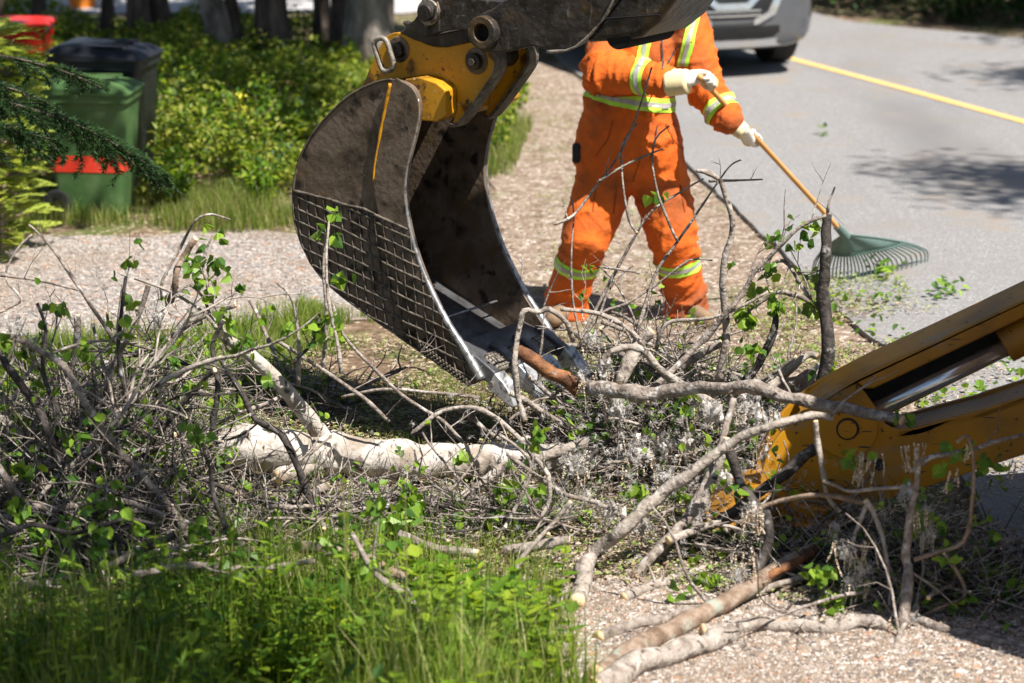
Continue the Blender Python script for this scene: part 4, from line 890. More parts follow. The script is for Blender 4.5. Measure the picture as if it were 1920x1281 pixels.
# filler branches: variants copied through the heap
ZONES=[ # px, py(ground), spread x m, spread y m, max z, n
 (150,1000,.6,.5,.62,52),(90,1080,.5,.3,.25,14),(230,900,.35,.45,.58,26),(620,985,.7,.25,.07,22),(900,985,.5,.22,.07,16),(1180,870,.42,.38,.32,34),(1250,800,.45,.3,.38,30),(1340,890,.35,.3,.36,26),(1190,765,.33,.25,.25,16),
 (1640,1075,.5,.25,.12,22),(1780,1120,.35,.25,.12,12),(1400,1030,.4,.15,.08,8),(480,760,.5,.4,.15,12)]
variants=[]
for i in range(26):
    th_=i%3; L=rnd.uniform(.5,1.1) if th_ else rnd.uniform(.7,1.3)
    mk=rnd.choice(['bark','bark','pale','barkd','barkd','bark']); r=rnd.uniform(.005,.011) if th_ else rnd.uniform(.010,.018)
    mb=MB(); lm=MB(); n=12; q=Vector((-L/2,0,0)); d=Vector((1,0,0)); pts=[q]
    for k in range(n): d=(d+rv()*.16).normalized(); q=q+d*(L/n); pts.append(q)
    pa,ra=smooth_path(pts,[r*(1-.5*k/n) for k in range(n+1)],3)
    ra=[x*(1+.3*noise.noise(p*30))*(1.25 if rnd.random()<.1 else 1) for x,p in zip(ra,pa)]
    tube(mb,pa,ra,7,jit=.06,capmi=1)
    for k in range(rnd.randint(4,8)):
        j=rnd.randint(4,len(pa)-2); dd=(pa[j+1]-pa[j]).normalized(); twz=Vector((rnd.uniform(-1,1),rnd.uniform(-1,1),rnd.uniform(-.5,1)))
        L2=rnd.uniform(.15,.5)
        # branches may bend both ways, keep them out of the clamp
        pts2=[pa[j]]; q2=pa[j]; dd2=(dd+twz).normalized()
        for a in range(6): dd2=(dd2+rv()*.3).normalized(); q2=q2+dd2*L2/6; pts2.append(q2)
        tube(mb,pts2,[r*.45*(1-.12*a)+.0008 for a in range(7)],5,cap=False)
        for a in range(2):
            s0=pts2[rnd.randint(2,5)]; e=(dd2+rv()).normalized(); tube(mb,[s0,s0+e*.06,s0+(e+rv()*.4).normalized()*.13],[.0024,.0018,.001],4,cap=False)
        if i%3==1:
            for a in range(rnd.randint(1,5)): leaf(lm,q2+rv()*.03,Vector((rnd.uniform(-1,1),rnd.uniform(-1,1),-rnd.uniform(0,1))),rv(),rnd.uniform(.03,.05),rnd.uniform(.028,.045),.2)
    variants.append((mb,lm,mk,[None,None]))
VL='tangled bare or half leafed branch buried in the brush pile'
cnt=0
for (px,py,sx,sy,mz,nn) in ZONES:
    c=G(px,py)
    for k in range(int(nn)):
        mb,lm,mk,me=variants[rnd.randint(0,25)]
        u=rnd.gauss(0,.45); v=rnd.gauss(0,.45); z=.02+mz*rnd.random()*max(.1,1-(u*u+v*v)*.7)
        e=bpy.data.objects.new('branch',None); COL.objects.link(e); tag(e,VL,'branch','tangled branches in the brush pile')
        az=rnd.gauss(0,.7)+(math.pi if rnd.random()<.5 else 0); til=rnd.gauss(0,.16 if mz<.15 else .36 if mz<.5 else .55)
        e.location=(c.x+u*sx,c.y+v*sy,z); e.rotation_euler=(rnd.uniform(0,6.28),til,az)
        s_=rnd.uniform(.6,1.05); e.scale=(s_,)*3
        if me[0] is None:
            o=mb.build('wood',[M[mk],M['cut']],None,True); me[0]=o.data
        else: o=bpy.data.objects.new('wood',me[0]); COL.objects.link(o)
        o.parent=e
        if lm.v:
            if me[1] is None: o2=lm.build('leaves',M['leaf'],None); me[1]=o2.data
            else: o2=bpy.data.objects.new('leaves',me[1]); COL.objects.link(o2)
            o2.parent=e
        cnt+=1
# fine twig litter through the heap
mb=MB()
for (px,py,sx,sy,mz,nn) in ZONES:
    c=G(px,py)
    for k in range(nn*(58 if mz>.5 else 100 if mz>.3 else 70)):
        u=rnd.gauss(0,.5); v=rnd.gauss(0,.5); z=.015+mz*.8*rnd.random()**1.5*max(.08,1-(u*u+v*v)*.6); L=rnd.uniform(.05,.26 if mz<.5 else .40); p=Vector((c.x+u*sx,c.y+v*sy,z))
        d=Vector((rnd.uniform(-1,1),rnd.uniform(-.7,.7),rnd.gauss(0,.35 if mz<.5 else .8))).normalized(); r=rnd.uniform(.0012,.0034)
        q=p+d*L*.5; e=(d+rv()*.35).normalized(); tube(mb,[p,q,q+e*L*.5],[r,r*.9,r*.5],4,cap=False,mi=rnd.choice((0,0,1,2,2)))
tag(mb.build('twig_litter',[M['bark'],M['pale'],M['barkd']]),'fine dry twigs filling the brush pile','twigs',kind='stuff')
# loose leaves in the heap
mb=MB()
for (px,py,sx,sy,mz,nn) in ZONES:
    c=G(px,py)
    for k in range(nn*10):
        if rnd.random()<.75:
            u=rnd.gauss(0,.5); v=rnd.gauss(0,.5); z=.03+mz*.85*rnd.random()*max(.1,1-(u*u+v*v)*.6); p=Vector((c.x+u*sx,c.y+v*sy,z))
            for q in range(rnd.randint(1,3)): leaf(mb,p+rv()*.03,rv()+Vector((0,0,-.3)),rv(),rnd.uniform(.028,.055),rnd.uniform(.026,.05),.2)
for (px,py,Y,n) in [(400,490,11.2,8),(372,530,11.2,6),(400,545,11.2,10),(190,640,11,6),(165,670,10.9,9),(430,600,11.1,12),(460,640,11.1,18),(300,640,11.0,14),(240,690,11,12),(330,680,11,14),(590,610,11.1,10),(625,405,11.2,9),(1405,655,11.2,12),(1400,600,11.3,10),(1290,770,11,16),(1350,860,10.6,14),(1270,920,10.6,14),(1200,930,10.5,14),(770,940,10.5,24),(730,980,10.4,18),(870,862,10.9,8),(940,915,10.6,12),(1000,920,10.6,8),(760,960,10.4,20),(1320,1085,9.9,14),(1275,1120,9.8,10),(1530,1080,9.7,14),(1560,1120,9.7,12),(1600,1100,9.7,8),(1690,1190,9.5,18),(1730,960,9.7,10),(1600,850,9.8,8),(1860,870,9.9,12),(1800,850,9.7,8),(40,880,10.2,16),(70,1000,10,26),(140,1000,10,24),(40,950,10.1,20),(210,930,10.1,14),(640,520,11.3,10),(1110,470,11.4,0),(1235,365,11.4,4),(1340,320,11.4,0),(1530,420,11.2,6),(1500,440,11.2,6)]:
    c=P(px,py,Y)
    for k in range(n): leaf(mb,c+rv()*.06*rnd.random(),Vector((rnd.uniform(-1,1),rnd.uniform(-1,1),-rnd.uniform(0,1.2))),rv(),rnd.uniform(.032,.058),rnd.uniform(.03,.055),.2)
for (px,py,n,r) in [(1540,250,6,.05),(1765,545,26,.10),(1650,510,30,.09),(1640,560,16,.12),(1830,745,30,.11),(1745,745,16,.1),(1700,760,12,.1),(1910,665,14,.1),(1905,705,12,.1),(1800,700,6,.05),(1560,560,20,.15),(1500,590,16,.15),(1870,575,8,.06),(1620,620,10,.1),(1700,640,10,.1)]:
    c=G(px,py,.05)
    for k in range(n): leaf(mb,c+Vector((rnd.gauss(0,r*.5),rnd.gauss(0,r*.9),rnd.uniform(0,.05))),rv(),Vector((0,0,1)),rnd.uniform(.03,.055),rnd.uniform(.025,.045),.2)
wl_=MB()
for (px,py,sx,sy,mz,nn) in ZONES:
    c=G(px,py)
    for k in range(nn*9):
        u=rnd.gauss(0,.5); v=rnd.gauss(0,.5); z=.02+mz*.8*rnd.random()*max(.1,1-(u*u+v*v)*.6); p=Vector((c.x+u*sx,c.y+v*sy,z))
        leaf(wl_,p,rv()+Vector((0,0,-.8)),rv(),rnd.uniform(.02,.05),rnd.uniform(.008,.03),.5)
tag(wl_.build('shrivelled_leaves',M['wilt']),'dry shrivelled leaves hanging in the brush pile','leaves',kind='stuff')
tag(mb.build('pile_leaves',M['leaf']),'fresh green poplar leaves caught in the brush pile','leaves',kind='stuff')
# white cottony seed fluff and hanging catkins
ck=MB()
for (px,py,Y,r,n) in [(290,575,11.0,.05,60),(300,600,11.0,.05,60),(295,725,10.7,.03,50),(35,615,10.3,.05,70),(60,640,10.3,.03,30),(1110,640,11.1,.06,100),(1130,690,11.1,.06,100),(1160,760,11.0,.08,160),(1090,700,11.1,.05,80),(1240,830,10.9,.06,150),(1190,850,10.8,.09,200),(1080,870,10.8,.07,170),(1100,930,10.6,.05,90),(1290,830,10.8,.06,130),(1330,770,10.9,.08,170),(1400,760,10.9,.08,170),(1450,790,10.8,.08,160),(1440,850,10.6,.08,150),(1350,900,10.5,.07,130),(1150,960,10.4,.06,120),(1200,990,10.3,.06,90),(1250,900,10.6,.08,150),(1060,960,10.5,.05,80),(1100,1090,10,.03,50),(1530,700,11.2,.04,60),(1500,770,11,.05,70),(1410,960,9.9,.05,130),(1385,1080,9.8,.05,120),(1590,1030,9.7,.05,110),(1600,1090,9.7,.05,130),(1620,1070,9.7,.05,110),(1740,1000,9.7,.04,130),(1735,960,9.7,.03,60),(1710,1160,9.5,.03,60),(1650,960,10.0,.05,80),(1700,930,10,.06,80),(1430,500,11.3,.05,60),(1560,1000,10,.05,60),(1240,300,30,.0,0)]:
    if n: 
        c=P(px,py,Y); fluff(FL,c,r,int(n*.8))
        for k in range(int(n/14)): catkin(ck,c+rv()*r*.8,rnd.uniform(.04,.09))
for (x0,y0,x1,y1,Y,n,L) in [(1590,850,1660,850,9.8,9,.09),(1680,835,1735,830,9.8,9,.085),(1810,830,1822,850,9.6,5,.05),(1710,960,1760,950,9.65,7,.08),(1400,950,1440,960,9.8,8,.09),(1560,1020,1640,1010,9.7,12,.10),(1600,870,1640,880,9.8,6,.07),(1780,885,1800,880,9.6,5,.07),(1370,1040,1410,1030,9.8,7,.09),(1880,860,1905,860,9.9,4,.08)]:
    for k in range(n):
        t_=rnd.random(); catkin(ck,P(x0+(x1-x0)*t_,y0+(y1-y0)*t_,Y)+rv()*.012,L*rnd.uniform(.6,1.3))
for k in range(420):
    px=rnd.gauss(1250,190); py=rnd.gauss(850,90); c=P(px,py,11.0-(py-700)*.003); c.z=max(c.z,.02); fluff(FL,c,.012,5)
for k in range(260):
    z=rnd.choice(ZONES[5:12]); c=G(z[0]+rnd.gauss(0,110),z[1]+rnd.gauss(0,50),.03); fluff(FL,c,.012,4)
tag(FL.build('seed_fluff',M['fluff']),'white cottony poplar seed fluff clinging to the branches','fluff',kind='stuff')
tag(ck.build('catkins',M['catkin']),'drooping tan seed catkins hanging from the branches','catkins',kind='stuff')

# ------------------------------------------------------------------ the worker
def solid(parts, vox, sm_it=6, name='tmp', reg=0):
    """parts: list of ('c',a,b,ra,rb) tapered capsules or ('e',centre,radii,rot) ellipsoids -> one continuous remeshed surface"""
    bm=bmesh.new()
    for p in parts:
        if p[0]=='c':
            _,a,b,ra,rb=p; a=Vector(a);b=Vector(b); d=(b-a); L=d.length; u,v=frame(d); dn=d.normalized(); rings=[]
            prof=[(-ra*.95,ra*.3),(-ra*.7,ra*.71),(-ra*.3,ra*.95)]+[(L*t,ra+(rb-ra)*t) for t in (0,.25,.5,.75,1)]+[(L+rb*.3,rb*.95),(L+rb*.7,rb*.71),(L+rb*.95,rb*.3)]
            n=20
            for (h,r) in prof: rings.append([bm.verts.new(a+dn*h+(u*math.cos(2*math.pi*k/n)+v*math.sin(2*math.pi*k/n))*r) for k in range(n)])
            for i in range(len(rings)-1):
                for k in range(n): bm.faces.new((rings[i][k],rings[i][(k+1)%n],rings[i+1][(k+1)%n],rings[i+1][k]))
            bm.faces.new(rings[0][::-1]); bm.faces.new(rings[-1])
        else:
            _,c,rad,rot=p; mx=Matrix.Translation(Vector(c))@(rot.to_4x4() if rot else Matrix.Identity(4))@Matrix.Diagonal((*rad,1))
            bmesh.ops.create_uvsphere(bm,u_segments=24,v_segments=16,radius=1,matrix=mx)
    bmesh.ops.recalc_face_normals(bm,faces=bm.faces)
    me=bpy.data.meshes.new(name); bm.to_mesh(me); bm.free(); o=bpy.data.objects.new(name,me); COL.objects.link(o)
    r=o.modifiers.new('r','REMESH'); r.mode='VOXEL'; r.voxel_size=vox; r.use_smooth_shade=True
    s=o.modifiers.new('s','SMOOTH'); s.iterations=sm_it; s.factor=.6
    dg=bpy.context.evaluated_depsgraph_get(); dg.update(); m2=bpy.data.meshes.new_from_object(o.evaluated_get(dg)); bpy.data.objects.remove(o)
    return m2
WY=14.2
def wp(x,y,Y=WY): return P(x,y,Y)
pz=lambda p,z: Vector((p.x,p.y,z))
J=dict(pel=wp(1188,285),hl=wp(1140,318,14.22),hr=wp(1232,315,14.2),kl=wp(1098,448,14.1),kr=wp(1262,452,14.12),al=wp(1064,582,14.22),ar=wp(1283,575,14.2),
 belly=wp(1182,190,14.18),chest=wp(1200,95,14.2),sl=wp(1143,45,14.28),sr=wp(1284,38,14.18),neck=wp(1225,-10,14.2),
 el=wp(1132,135,14.02),wl=wp(1262,152,13.78),er=wp(1322,165,14.08),wr=wp(1372,232,13.93))
pr=thing('person','worker in orange coverall with lime reflective bands and pale gloves, raking by the road','person',(J['pel'].x,J['pel'].y,0),0)
def cl_mesh(nm,me,m,par=pr):
    me.materials.clear(); me.materials.append(m); me.name=nm; o=bpy.data.objects.new(nm,me); COL.objects.link(o); o.parent=par
    top=par
    o.matrix_parent_inverse=Matrix.Translation(-Vector((J['pel'].x,J['pel'].y,0)))
    for p in me.polygons: p.use_smooth=True
    return o
hd=wp(1240,-85,14.12)
body=solid([('c',J['pel'],J['chest'],.12,.14),('c',J['chest'],J['neck'],.13,.06),('c',J['sl'],J['sr'],.06,.06),('c',J['neck'],hd-Vector((0,0,.06)),.058,.055),('e',hd,(.075,.098,.118),None),('e',hd+Vector((0,-.035,-.07)),(.05,.06,.05),None),
 ('e',hd+Vector((.0,-.105,-.02)),(.014,.022,.03),None),('e',hd+Vector((.077,0,-.01)),(.012,.022,.032),None),('e',hd+Vector((-.077,0,-.01)),(.012,.022,.032),None),
 ('c',J['hl'],J['kl'],.075,.05),('c',J['kl'],J['al'],.05,.035),('c',J['hr'],J['kr'],.075,.05),('c',J['kr'],J['ar'],.05,.035),('c',J['hl'],J['hr'],.1,.1),
 ('c',J['sl'],J['el'],.045,.038),('c',J['el'],J['wl'],.036,.026),('c',J['sr'],J['er'],.045,.038),('c',J['er'],J['wr'],.036,.026)],.014,3)
M['skin']=mat('skin',[(.50,.30,.21),(.58,.36,.26)],8,.5)
cl_mesh('body',body,M['skin'])
def orx(N,L,mp,col,b): return mixnoise(N,L,mp,col,(.27,.075,.025),4,.47,.7,9)
M['orange']=mat('sun_faded_orange_cloth',[(.58,.105,.012),(.68,.14,.016)],6,.9,0,.6,16,extra=orx,dist=.025)
cov=solid([('c',J['hl']+Vector((.01,0,.03)),J['hr']+Vector((-.02,0,.03)),.150,.145),('c',J['pel']+Vector((-.04,0,.0)),J['belly'],.205,.215),('c',J['pel']+Vector((.06,0,.0)),J['belly'],.195,.205),('c',J['hl']+Vector((-.02,0,.06)),J['belly']+Vector((-.04,0,0)),.16,.17),('e',J['belly'],(.232,.165,.12),None),('e',J['chest']+Vector((-.0,0,-.02)),(.245,.16,.22),None),
 ('c',J['sl'],J['sr'],.085,.085),('c',J['chest'],J['neck']-Vector((0,0,.03)),.15,.085),
 ('c',J['hl'],J['kl'],.152,.128),('c',J['kl'],J['al']+Vector((0,0,.06)),.118,.108),('c',J['al']+Vector((0,0,.08)),J['al']+Vector((0,0,.0)),.112,.105),
 ('c',J['hr'],J['kr'],.152,.125),('c',J['kr'],J['ar']+Vector((0,0,.06)),.118,.110),('c',J['ar']+Vector((0,0,.08)),J['ar']+Vector((0,0,.0)),.115,.105),
 ('c',J['sl'],J['el'],.105,.098),('c',J['el'],J['wl']-(J['wl']-J['el']).normalized()*.05,.100,.070),
 ('c',J['sr'],J['er'],.108,.098),('c',J['er'],J['wr']-(J['wr']-J['er']).normalized()*.03,.098,.080)],.013,9)
def axis_t(p,a,b):
    d=b-a; t=max(0,min(1,(p-a).dot(d)/d.length_squared)); return t,(p-(a+d*t)).length
def foldn(p,ax,k):
    # ring-like creases round the limb that wander and break up
    q=p.dot(ax)*k+2.2*noise.noise(p*5)+1.1*noise.noise(p*11); return (1-abs(math.sin(q)))**2
LIMBS=[('hl','kl',.35,22),('kl','al',1,30),('hr','kr',.5,24),('kr','ar',1,30),('sl','el',.9,30),('el','wl',1,30),('sr','er',.6,26),('er','wr',1,32),('pel','belly',.7,26),('belly','chest',.4,20)]
nor=[v.normal.copy() for v in cov.vertices]
for i,v in enumerate(cov.vertices):
    p=v.co.copy(); best=None
    for a,b,am,k in LIMBS:
        t,d=axis_t(p,J[a],J[b])
        if best is None or d<best[0]: best=(d,a,b,am,k,t)
    d,a,b,am,k,t=best
    ax=(J[b]-J[a]).normalized()
    am2=am*(.5+.9*abs(t-.5)*2 if am>.6 else .7+.3*t)
    f=(foldn(p,ax,k)*.024+foldn(p*1.0+Vector((1,2,3)),(ax+Vector((.5,0,.3))).normalized(),k*1.9)*.012)*(am2+.25)*(.35+1.0*max(0,noise.noise(p*3.1)+.35))
    f*=.72
    f+=noise.noise(p*4)*.014+noise.noise(p*9)*.004
    ax2=Vector((ax.z,0,-ax.x)); f+= (1-abs(math.sin(p.dot(ax2)*26+3*noise.noise(p*3))))**3*.008*(1 if am<.8 else .3)
    v.co=p+nor[i]*f
for _ in range(1):
    pass
cvo=cl_mesh('coverall',cov,M['orange'])
M['lime']=mat('lime_reflective_tape',[(.42,.78,.06),(.5,.85,.09)],10,.6); M['silver']=mat('grey_reflective_tape',[(.33,.32,.30),(.45,.43,.41)],14,.35,.2)
def band(nm,a,b,t0,t1,m,off,rmax=.3,lim=None):
    """tape following the cloth between two cuts across the axis a->b"""
    bm=bmesh.new(); bm.from_mesh(cov); ax=(b-a); L=ax.length; ax.normalize()
    g=bm.verts[:]+bm.edges[:]+bm.faces[:]
    bmesh.ops.bisect_plane(bm,geom=g,plane_co=a+ax*L*t1,plane_no=ax,clear_outer=True)
    bmesh.ops.bisect_plane(bm,geom=bm.verts[:]+bm.edges[:]+bm.faces[:],plane_co=a+ax*L*t0,plane_no=ax,clear_inner=True)
    mid=a+ax*L*(t0+t1)/2
    bad=[f for f in bm.faces if (f.calc_center_median()-mid).length>rmax or (lim and not lim(f.calc_center_median()))]
    bmesh.ops.delete(bm,geom=bad,context='FACES'); bm.normal_update()
    for v in bm.verts: v.co+=v.normal*off
    me=bpy.data.meshes.new(nm); bm.to_mesh(me); bm.free()
    if len(me.polygons): return cl_mesh(nm,me,m)
def tape(a,b,tc,w,rmax=.3,lim=None):
    L=(J[b]-J[a]).length if isinstance(a,str) else (b-a).length
    A=J[a] if isinstance(a,str) else a; B=J[b] if isinstance(b,str) else b
    band('reflective_tape',A,B,tc-w/L/2,tc+w/L/2,M['lime'],.0035,rmax,lim); band('silver_strip',A,B,tc-w/L*.17,tc+w/L*.17,M['silver'],.006,rmax,lim)
tape('kl','al',.36,.062,.17); tape('kr','ar',.34,.062,.17)
wa=J['belly']+Vector((0,0,-.1)); wb=J['belly']+Vector((.035,0,.1))
near_t=lambda p: min(axis_t(p,J['el'],J['wl'])[1]-.12, axis_t(p,J['sr'],J['er'])[1]-.09, axis_t(p,J['er'],J['wr'])[1]-.09)>0 or False
tape(wa,wb,.62,.068,.30,near_t)
tape('el','wl',.60,.062,.15); tape('er','wr',.62,.062,.14)
# vertical braces tape on the chest and zip
def strip(nm,pts,w,m,off,k=24):
    """ribbon laid over the cloth front along a line of photo points"""
    from mathutils.bvhtree import BVHTree
    bv=BVHTree.FromPolygons([v.co for v in cov.vertices],[tuple(p.vertices) for p in cov.polygons])
    mb=MB(); v=[]
    for i in range(k+1):
        t=i/k*(len(pts)-1); j=min(int(t),len(pts)-2); q=Vector(pts[j]).lerp(Vector(pts[j+1]),t-j); o_=ray(q.x,q.y).normalized()
        for s in (-1,0,1):
            oo=CAM+Vector((s*w/2*.0+0,0,0)); dd=ray(q.x+s*w*183,q.y).normalized(); h,n_,_,_=bv.ray_cast(CAM+dd*8,dd)
            v.append((h+n_*off) if h else P(q.x+s*w*183,q.y,14.05))
    mb.add(v,[(3*i+a,3*i+a+1,3*i+a+4,3*i+a+3) for i in range(k) for a in (0,1)])
    me=bpy.data.meshes.new(nm); me.from_pydata(mb.v,[],mb.f); return cl_mesh(nm,me,m)
M['zip']=mat('dark_zip',[(.03,.03,.04),(.07,.06,.06)],40,.5)
for pts in ([(1205,40),(1210,75),(1206,100),(1200,125)],[(1303,20),(1295,60),(1288,95),(1280,125)]):
    strip('reflective_tape',pts,.058,M['lime'],.006); strip('silver_strip',pts,.020,M['silver'],.009)
strip('zip',[(1240,40),(1241,90),(1243,130)],.008,M['zip'],.008); strip('zip',[(1276,85),(1262,100),(1250,120)],.009,M['zip'],.008); strip('zip',[(1232,235),(1226,270),(1220,300)],.006,M['zip'],.006)
M['seam']=mat('dark_orange_seam',[(.26,.05,.008),(.32,.065,.01)],30,.9)
for pts in ([(1150,225),(1140,262),(1118,292)],[(1248,232),(1262,262),(1280,280)],[(1200,300),(1186,340)],[(1118,345),(1156,352),(1150,400),(1112,396),(1118,345)],[(1232,352),(1276,348),(1284,398),(1240,402),(1232,352)],[(1105,110),(1098,150)],[(1250,60),(1288,66)]):
    strip('seam',pts,.006,M['seam'],.004)
# collar
mb=MB(); 
cu=[J['neck']+Vector((math.cos(a)*.098,math.sin(a)*.088-.005,-.035+.03*math.sin(a))) for a in [i*.2618 for i in range(25)]]
v=[]
for p in cu: v+=[p,p+Vector((0,0,.085))]
me=bpy.data.meshes.new('collar'); me.from_pydata(v,[],[(2*i,2*i+1,2*i+3,2*i+2) for i in range(24)]); co_=cl_mesh('collar',me,M['orange']); co_.modifiers.new('s','SOLIDIFY').thickness=.01
# boots
M['boot']=mat('dusty_tan_boot',[(.16,.10,.06),(.27,.19,.12)],14,.8,0,.4,60,dist=.003)
for a,sx in ((J['al'],-.35),(J['ar'],.45)):
    z=.055; b0=Vector((a.x,a.y+.03,z)); b1=Vector((a.x+sx*.22,a.y-.2,.045))
    cl_mesh('boot',solid([('c',Vector((a.x,a.y,.16)),b0,.062,.058),('c',b0,b1,.055,.045)],.012,3),M['boot'])
    mb=MB(); 
# hard hat and face details
M['hat']=mat('white_hard_hat',[(.75,.74,.70),(.8,.79,.76)],5,.3)
cl_mesh('hard_hat',solid([('e',hd+Vector((0,.01,.075)),(.112,.135,.085),None),('e',hd+Vector((0,-.05,.05)),(.10,.12,.012),None)],.01,2),M['hat'])
M['hair']=mat('brown_hair',[(.06,.035,.02),(.1,.06,.035)],30,.7); cl_mesh('hair',solid([('e',hd+Vector((0,.035,.0)),(.082,.085,.10),None)],.012,2),M['hair'])
M['eye']=mat('eye',[(.03,.02,.02),(.05,.04,.03)],5,.2); M['lip_']=mat('mouth',[(.35,.12,.1),(.4,.15,.12)],5,.5)
for sx in (-.03,.03): cl_mesh('eye',solid([('e',hd+Vector((sx,-.088,.012)),(.013,.01,.008),None)],.004,1),M['eye'])
cl_mesh('mouth',solid([('e',hd+Vector((0,-.095,-.062)),(.024,.008,.006),None)],.004,1),M['lip_'])
# rake handle axis
RK0=P(1308,140,13.72); RK1=P(1572,428,14.72)
rd_=(RK1-RK0).normalized()
def rk(x,y):    # point on handle nearest pixel
    best=min((abs((lambda q:(q.x))(0)) ,0) for _ in [0]) if False else None
    bt=0;bd=1e9
    for i in range(201):
        q=RK0.lerp(RK1,i/200); r_=ray(x,y).normalized(); d=((q-CAM)-r_*((q-CAM).dot(r_))).length
        if d<bd: bd=d;bt=i/200
    return RK0.lerp(RK1,bt)
# gloves: palm, four bent fingers of different lengths and a thumb closed on the handle
M['glove']=mat('off_white_leather_glove',[(.58,.53,.46),(.74,.70,.64)],14,.75,0,.5,50,dist=.004,extra=lambda N,L,mp,c,b: mixnoise(N,L,mp,c,(.55,.42,.22),7,.52,.66,4))
M['cuff']=mat('cream_canvas_cuff',[(.66,.54,.30),(.74,.62,.38)],10,.85,0,.3,90,dist=.002)
def glove(wrist,grip,toward,thumb_dir,spread):
    """grip: point on the handle; toward: unit vector from knuckles over the handle; spread: direction along the handle from index to little finger"""
    parts=[]; palm=(grip-wrist).normalized(); 
    side=spread.normalized(); nrm=palm.cross(side).normalized()
    if nrm.dot(toward)<0: nrm=-nrm
    base=grip-palm*.035-nrm*.0
    # palm lies on the -nrm side of the handle
    pc=grip-nrm*.032
    parts+=[('c',wrist,pc-palm*.02,.034,.034)]
    for s in (-.033,-.011,.011,.033): parts.append(('c',pc-palm*.045+side*s*.8,pc+palm*.012+side*s,.017,.015))
    Ls=(.9,1.0,.95,.78)
    for i,s in enumerate((-.034,-.0115,.0115,.034)):
        L=Ls[i]; k=pc+palm*.018+side*s
        a=k; b=a+(palm*.030+nrm*.010)*L; c=b+(nrm*.034-palm*.004)*L; d=c+(-palm*.026+nrm*.004)*L
        parts+=[('c',a,b,.0142,.0135),('c',b,c,.0132,.0122),('c',c,d,.012,.0105)]
    t0=pc-palm*.03+side*(-.036 if True else 0); t1=t0-side*.022+nrm*.028+palm*.01; t2=t1+nrm*.018+palm*.030+side*.004
    parts+=[('c',t0,t1,.0165,.0145),('c',t1,t2,.0142,.012)]
    return solid(parts,.0045,3)
gl=rk(1322,150); gr=rk(1412,262)
g1w=P(1288,152,13.76)
v1=-ray(1322,150).normalized()
cl_mesh('glove',glove(g1w,gl,v1,None,-rd_),M['glove'])
g2w=wp(1392,243,13.93)
cl_mesh('glove',glove(g2w,gr,(v1+Vector((0,0,.4))).normalized(),None,rd_),M['glove'])
def cuff(a,b,r0,r1):
    mb=MB(); pth=[a.lerp(b,t/8) for t in range(9)]; rr=[r0+(r1-r0)*t/8+.002*math.sin(t*3) for t in range(9)]
    tube(mb,pth,rr,24,cap=True); me=bpy.data.meshes.new('glove_cuff'); me.from_pydata(mb.v,[],mb.f); cl_mesh('glove_cuff',me,M['cuff'])
cuff(P(1252,155,13.80),P(1291,153,13.76),.070,.060)
cuff(wp(1374,232,13.95),wp(1396,250,13.93),.050,.040)
# small radio pouch on the hip
mb=MB(); c=wp(1086,287,14.15); box(mb,c,.07,.06,.10); me=bpy.data.meshes.new('radio_pouch'); me.from_pydata(mb.v,[],mb.f); o=cl_mesh('radio_pouch',me,M['rubber']); o.modifiers.new('b','BEVEL').width=.012

# ------------------------------------------------------------------ leaf rake
A_=RK1
rkt=thing('leaf_rake','green plastic fan rake with a long wooden handle held by the worker over the asphalt','rake',(A_.x,A_.y,0),0)
M['handle']=mat('varnished_wood_handle',[(.50,.24,.07),(.62,.33,.11)],4,.4,0,.2,30,stretch=(1,1,1),dist=.003)
mb=MB(); tube(mb,[RK0+rd_*.015,RK0+rd_*.03,RK0.lerp(RK1,.5)+Vector((0,0,.002)),RK1,RK1+rd_*.10],[.0125,.0135,.0135,.0135,.0135],12); mb.build('handle',M['handle'],rkt,True)
M['rake']=mat('grey_green_rake_plastic',[(.075,.125,.11),(.11,.165,.145)],6,.45)
tips=[(1526,518),(1560,529),(1600,530),(1640,522),(1690,512),(1736,496)]
tp_,_=smooth_path([G(x,y,.02) for x,y in tips],[1]*6,6)
NT=30; tl_=[]
for i in range(NT):
    t=i/(NT-1)*(len(tp_)-1); j=min(int(t),len(tp_)-2); tl_.append(tp_[j].lerp(tp_[j+1],t-j)+Vector((0,0,.036)))
apex=RK1+rd_*.07
mb=MB(); v=[]
for i,tq in enumerate(tl_):
    for k in range(7):
        t=k/6*.74; s=apex.lerp(tq+Vector((0,0,.045)),t)+Vector((0,0,.02*math.sin(t*2.2)))
        v.append(s)
f=[(i*7+k,i*7+k+1,(i+1)*7+k+1,(i+1)*7+k) for i in range(NT-1) for k in range(6)]
mb.add(v,f); pl=mb.build('fan',M['rake'],rkt,True); sm=pl.modifiers.new('s','SOLIDIFY'); sm.thickness=.007
rim=[v[i*7+6] for i in range(NT)]; mb=MB(); tube(mb,rim,.006,6); tube(mb,[v[0],v[3],v[6]],.006,6); tube(mb,[v[-7],v[-4],v[-1]],.007,6); tube(mb,[RK1-rd_*.02,RK1+rd_*.10],[.02,.024],12); mb.build('rim',M['rake'],pl)
for i,tq in enumerate(tl_):
    s=v[i*7+6]; hi_=tq+Vector((0,0,.045)); d=(hi_-s).normalized(); e=hi_+d*.02
    mb=MB(); tube(mb,[s-d*.02,s.lerp(hi_,.6)+Vector((0,0,.004)),hi_,e+Vector((0,0,-.02)),e+Vector((0,0,-.05)),e+Vector((0,0,-.075))-d*.01],[.0062,.0052,.0048,.0044,.004,.003],5); mb.build('tine',M['rake'],rkt)

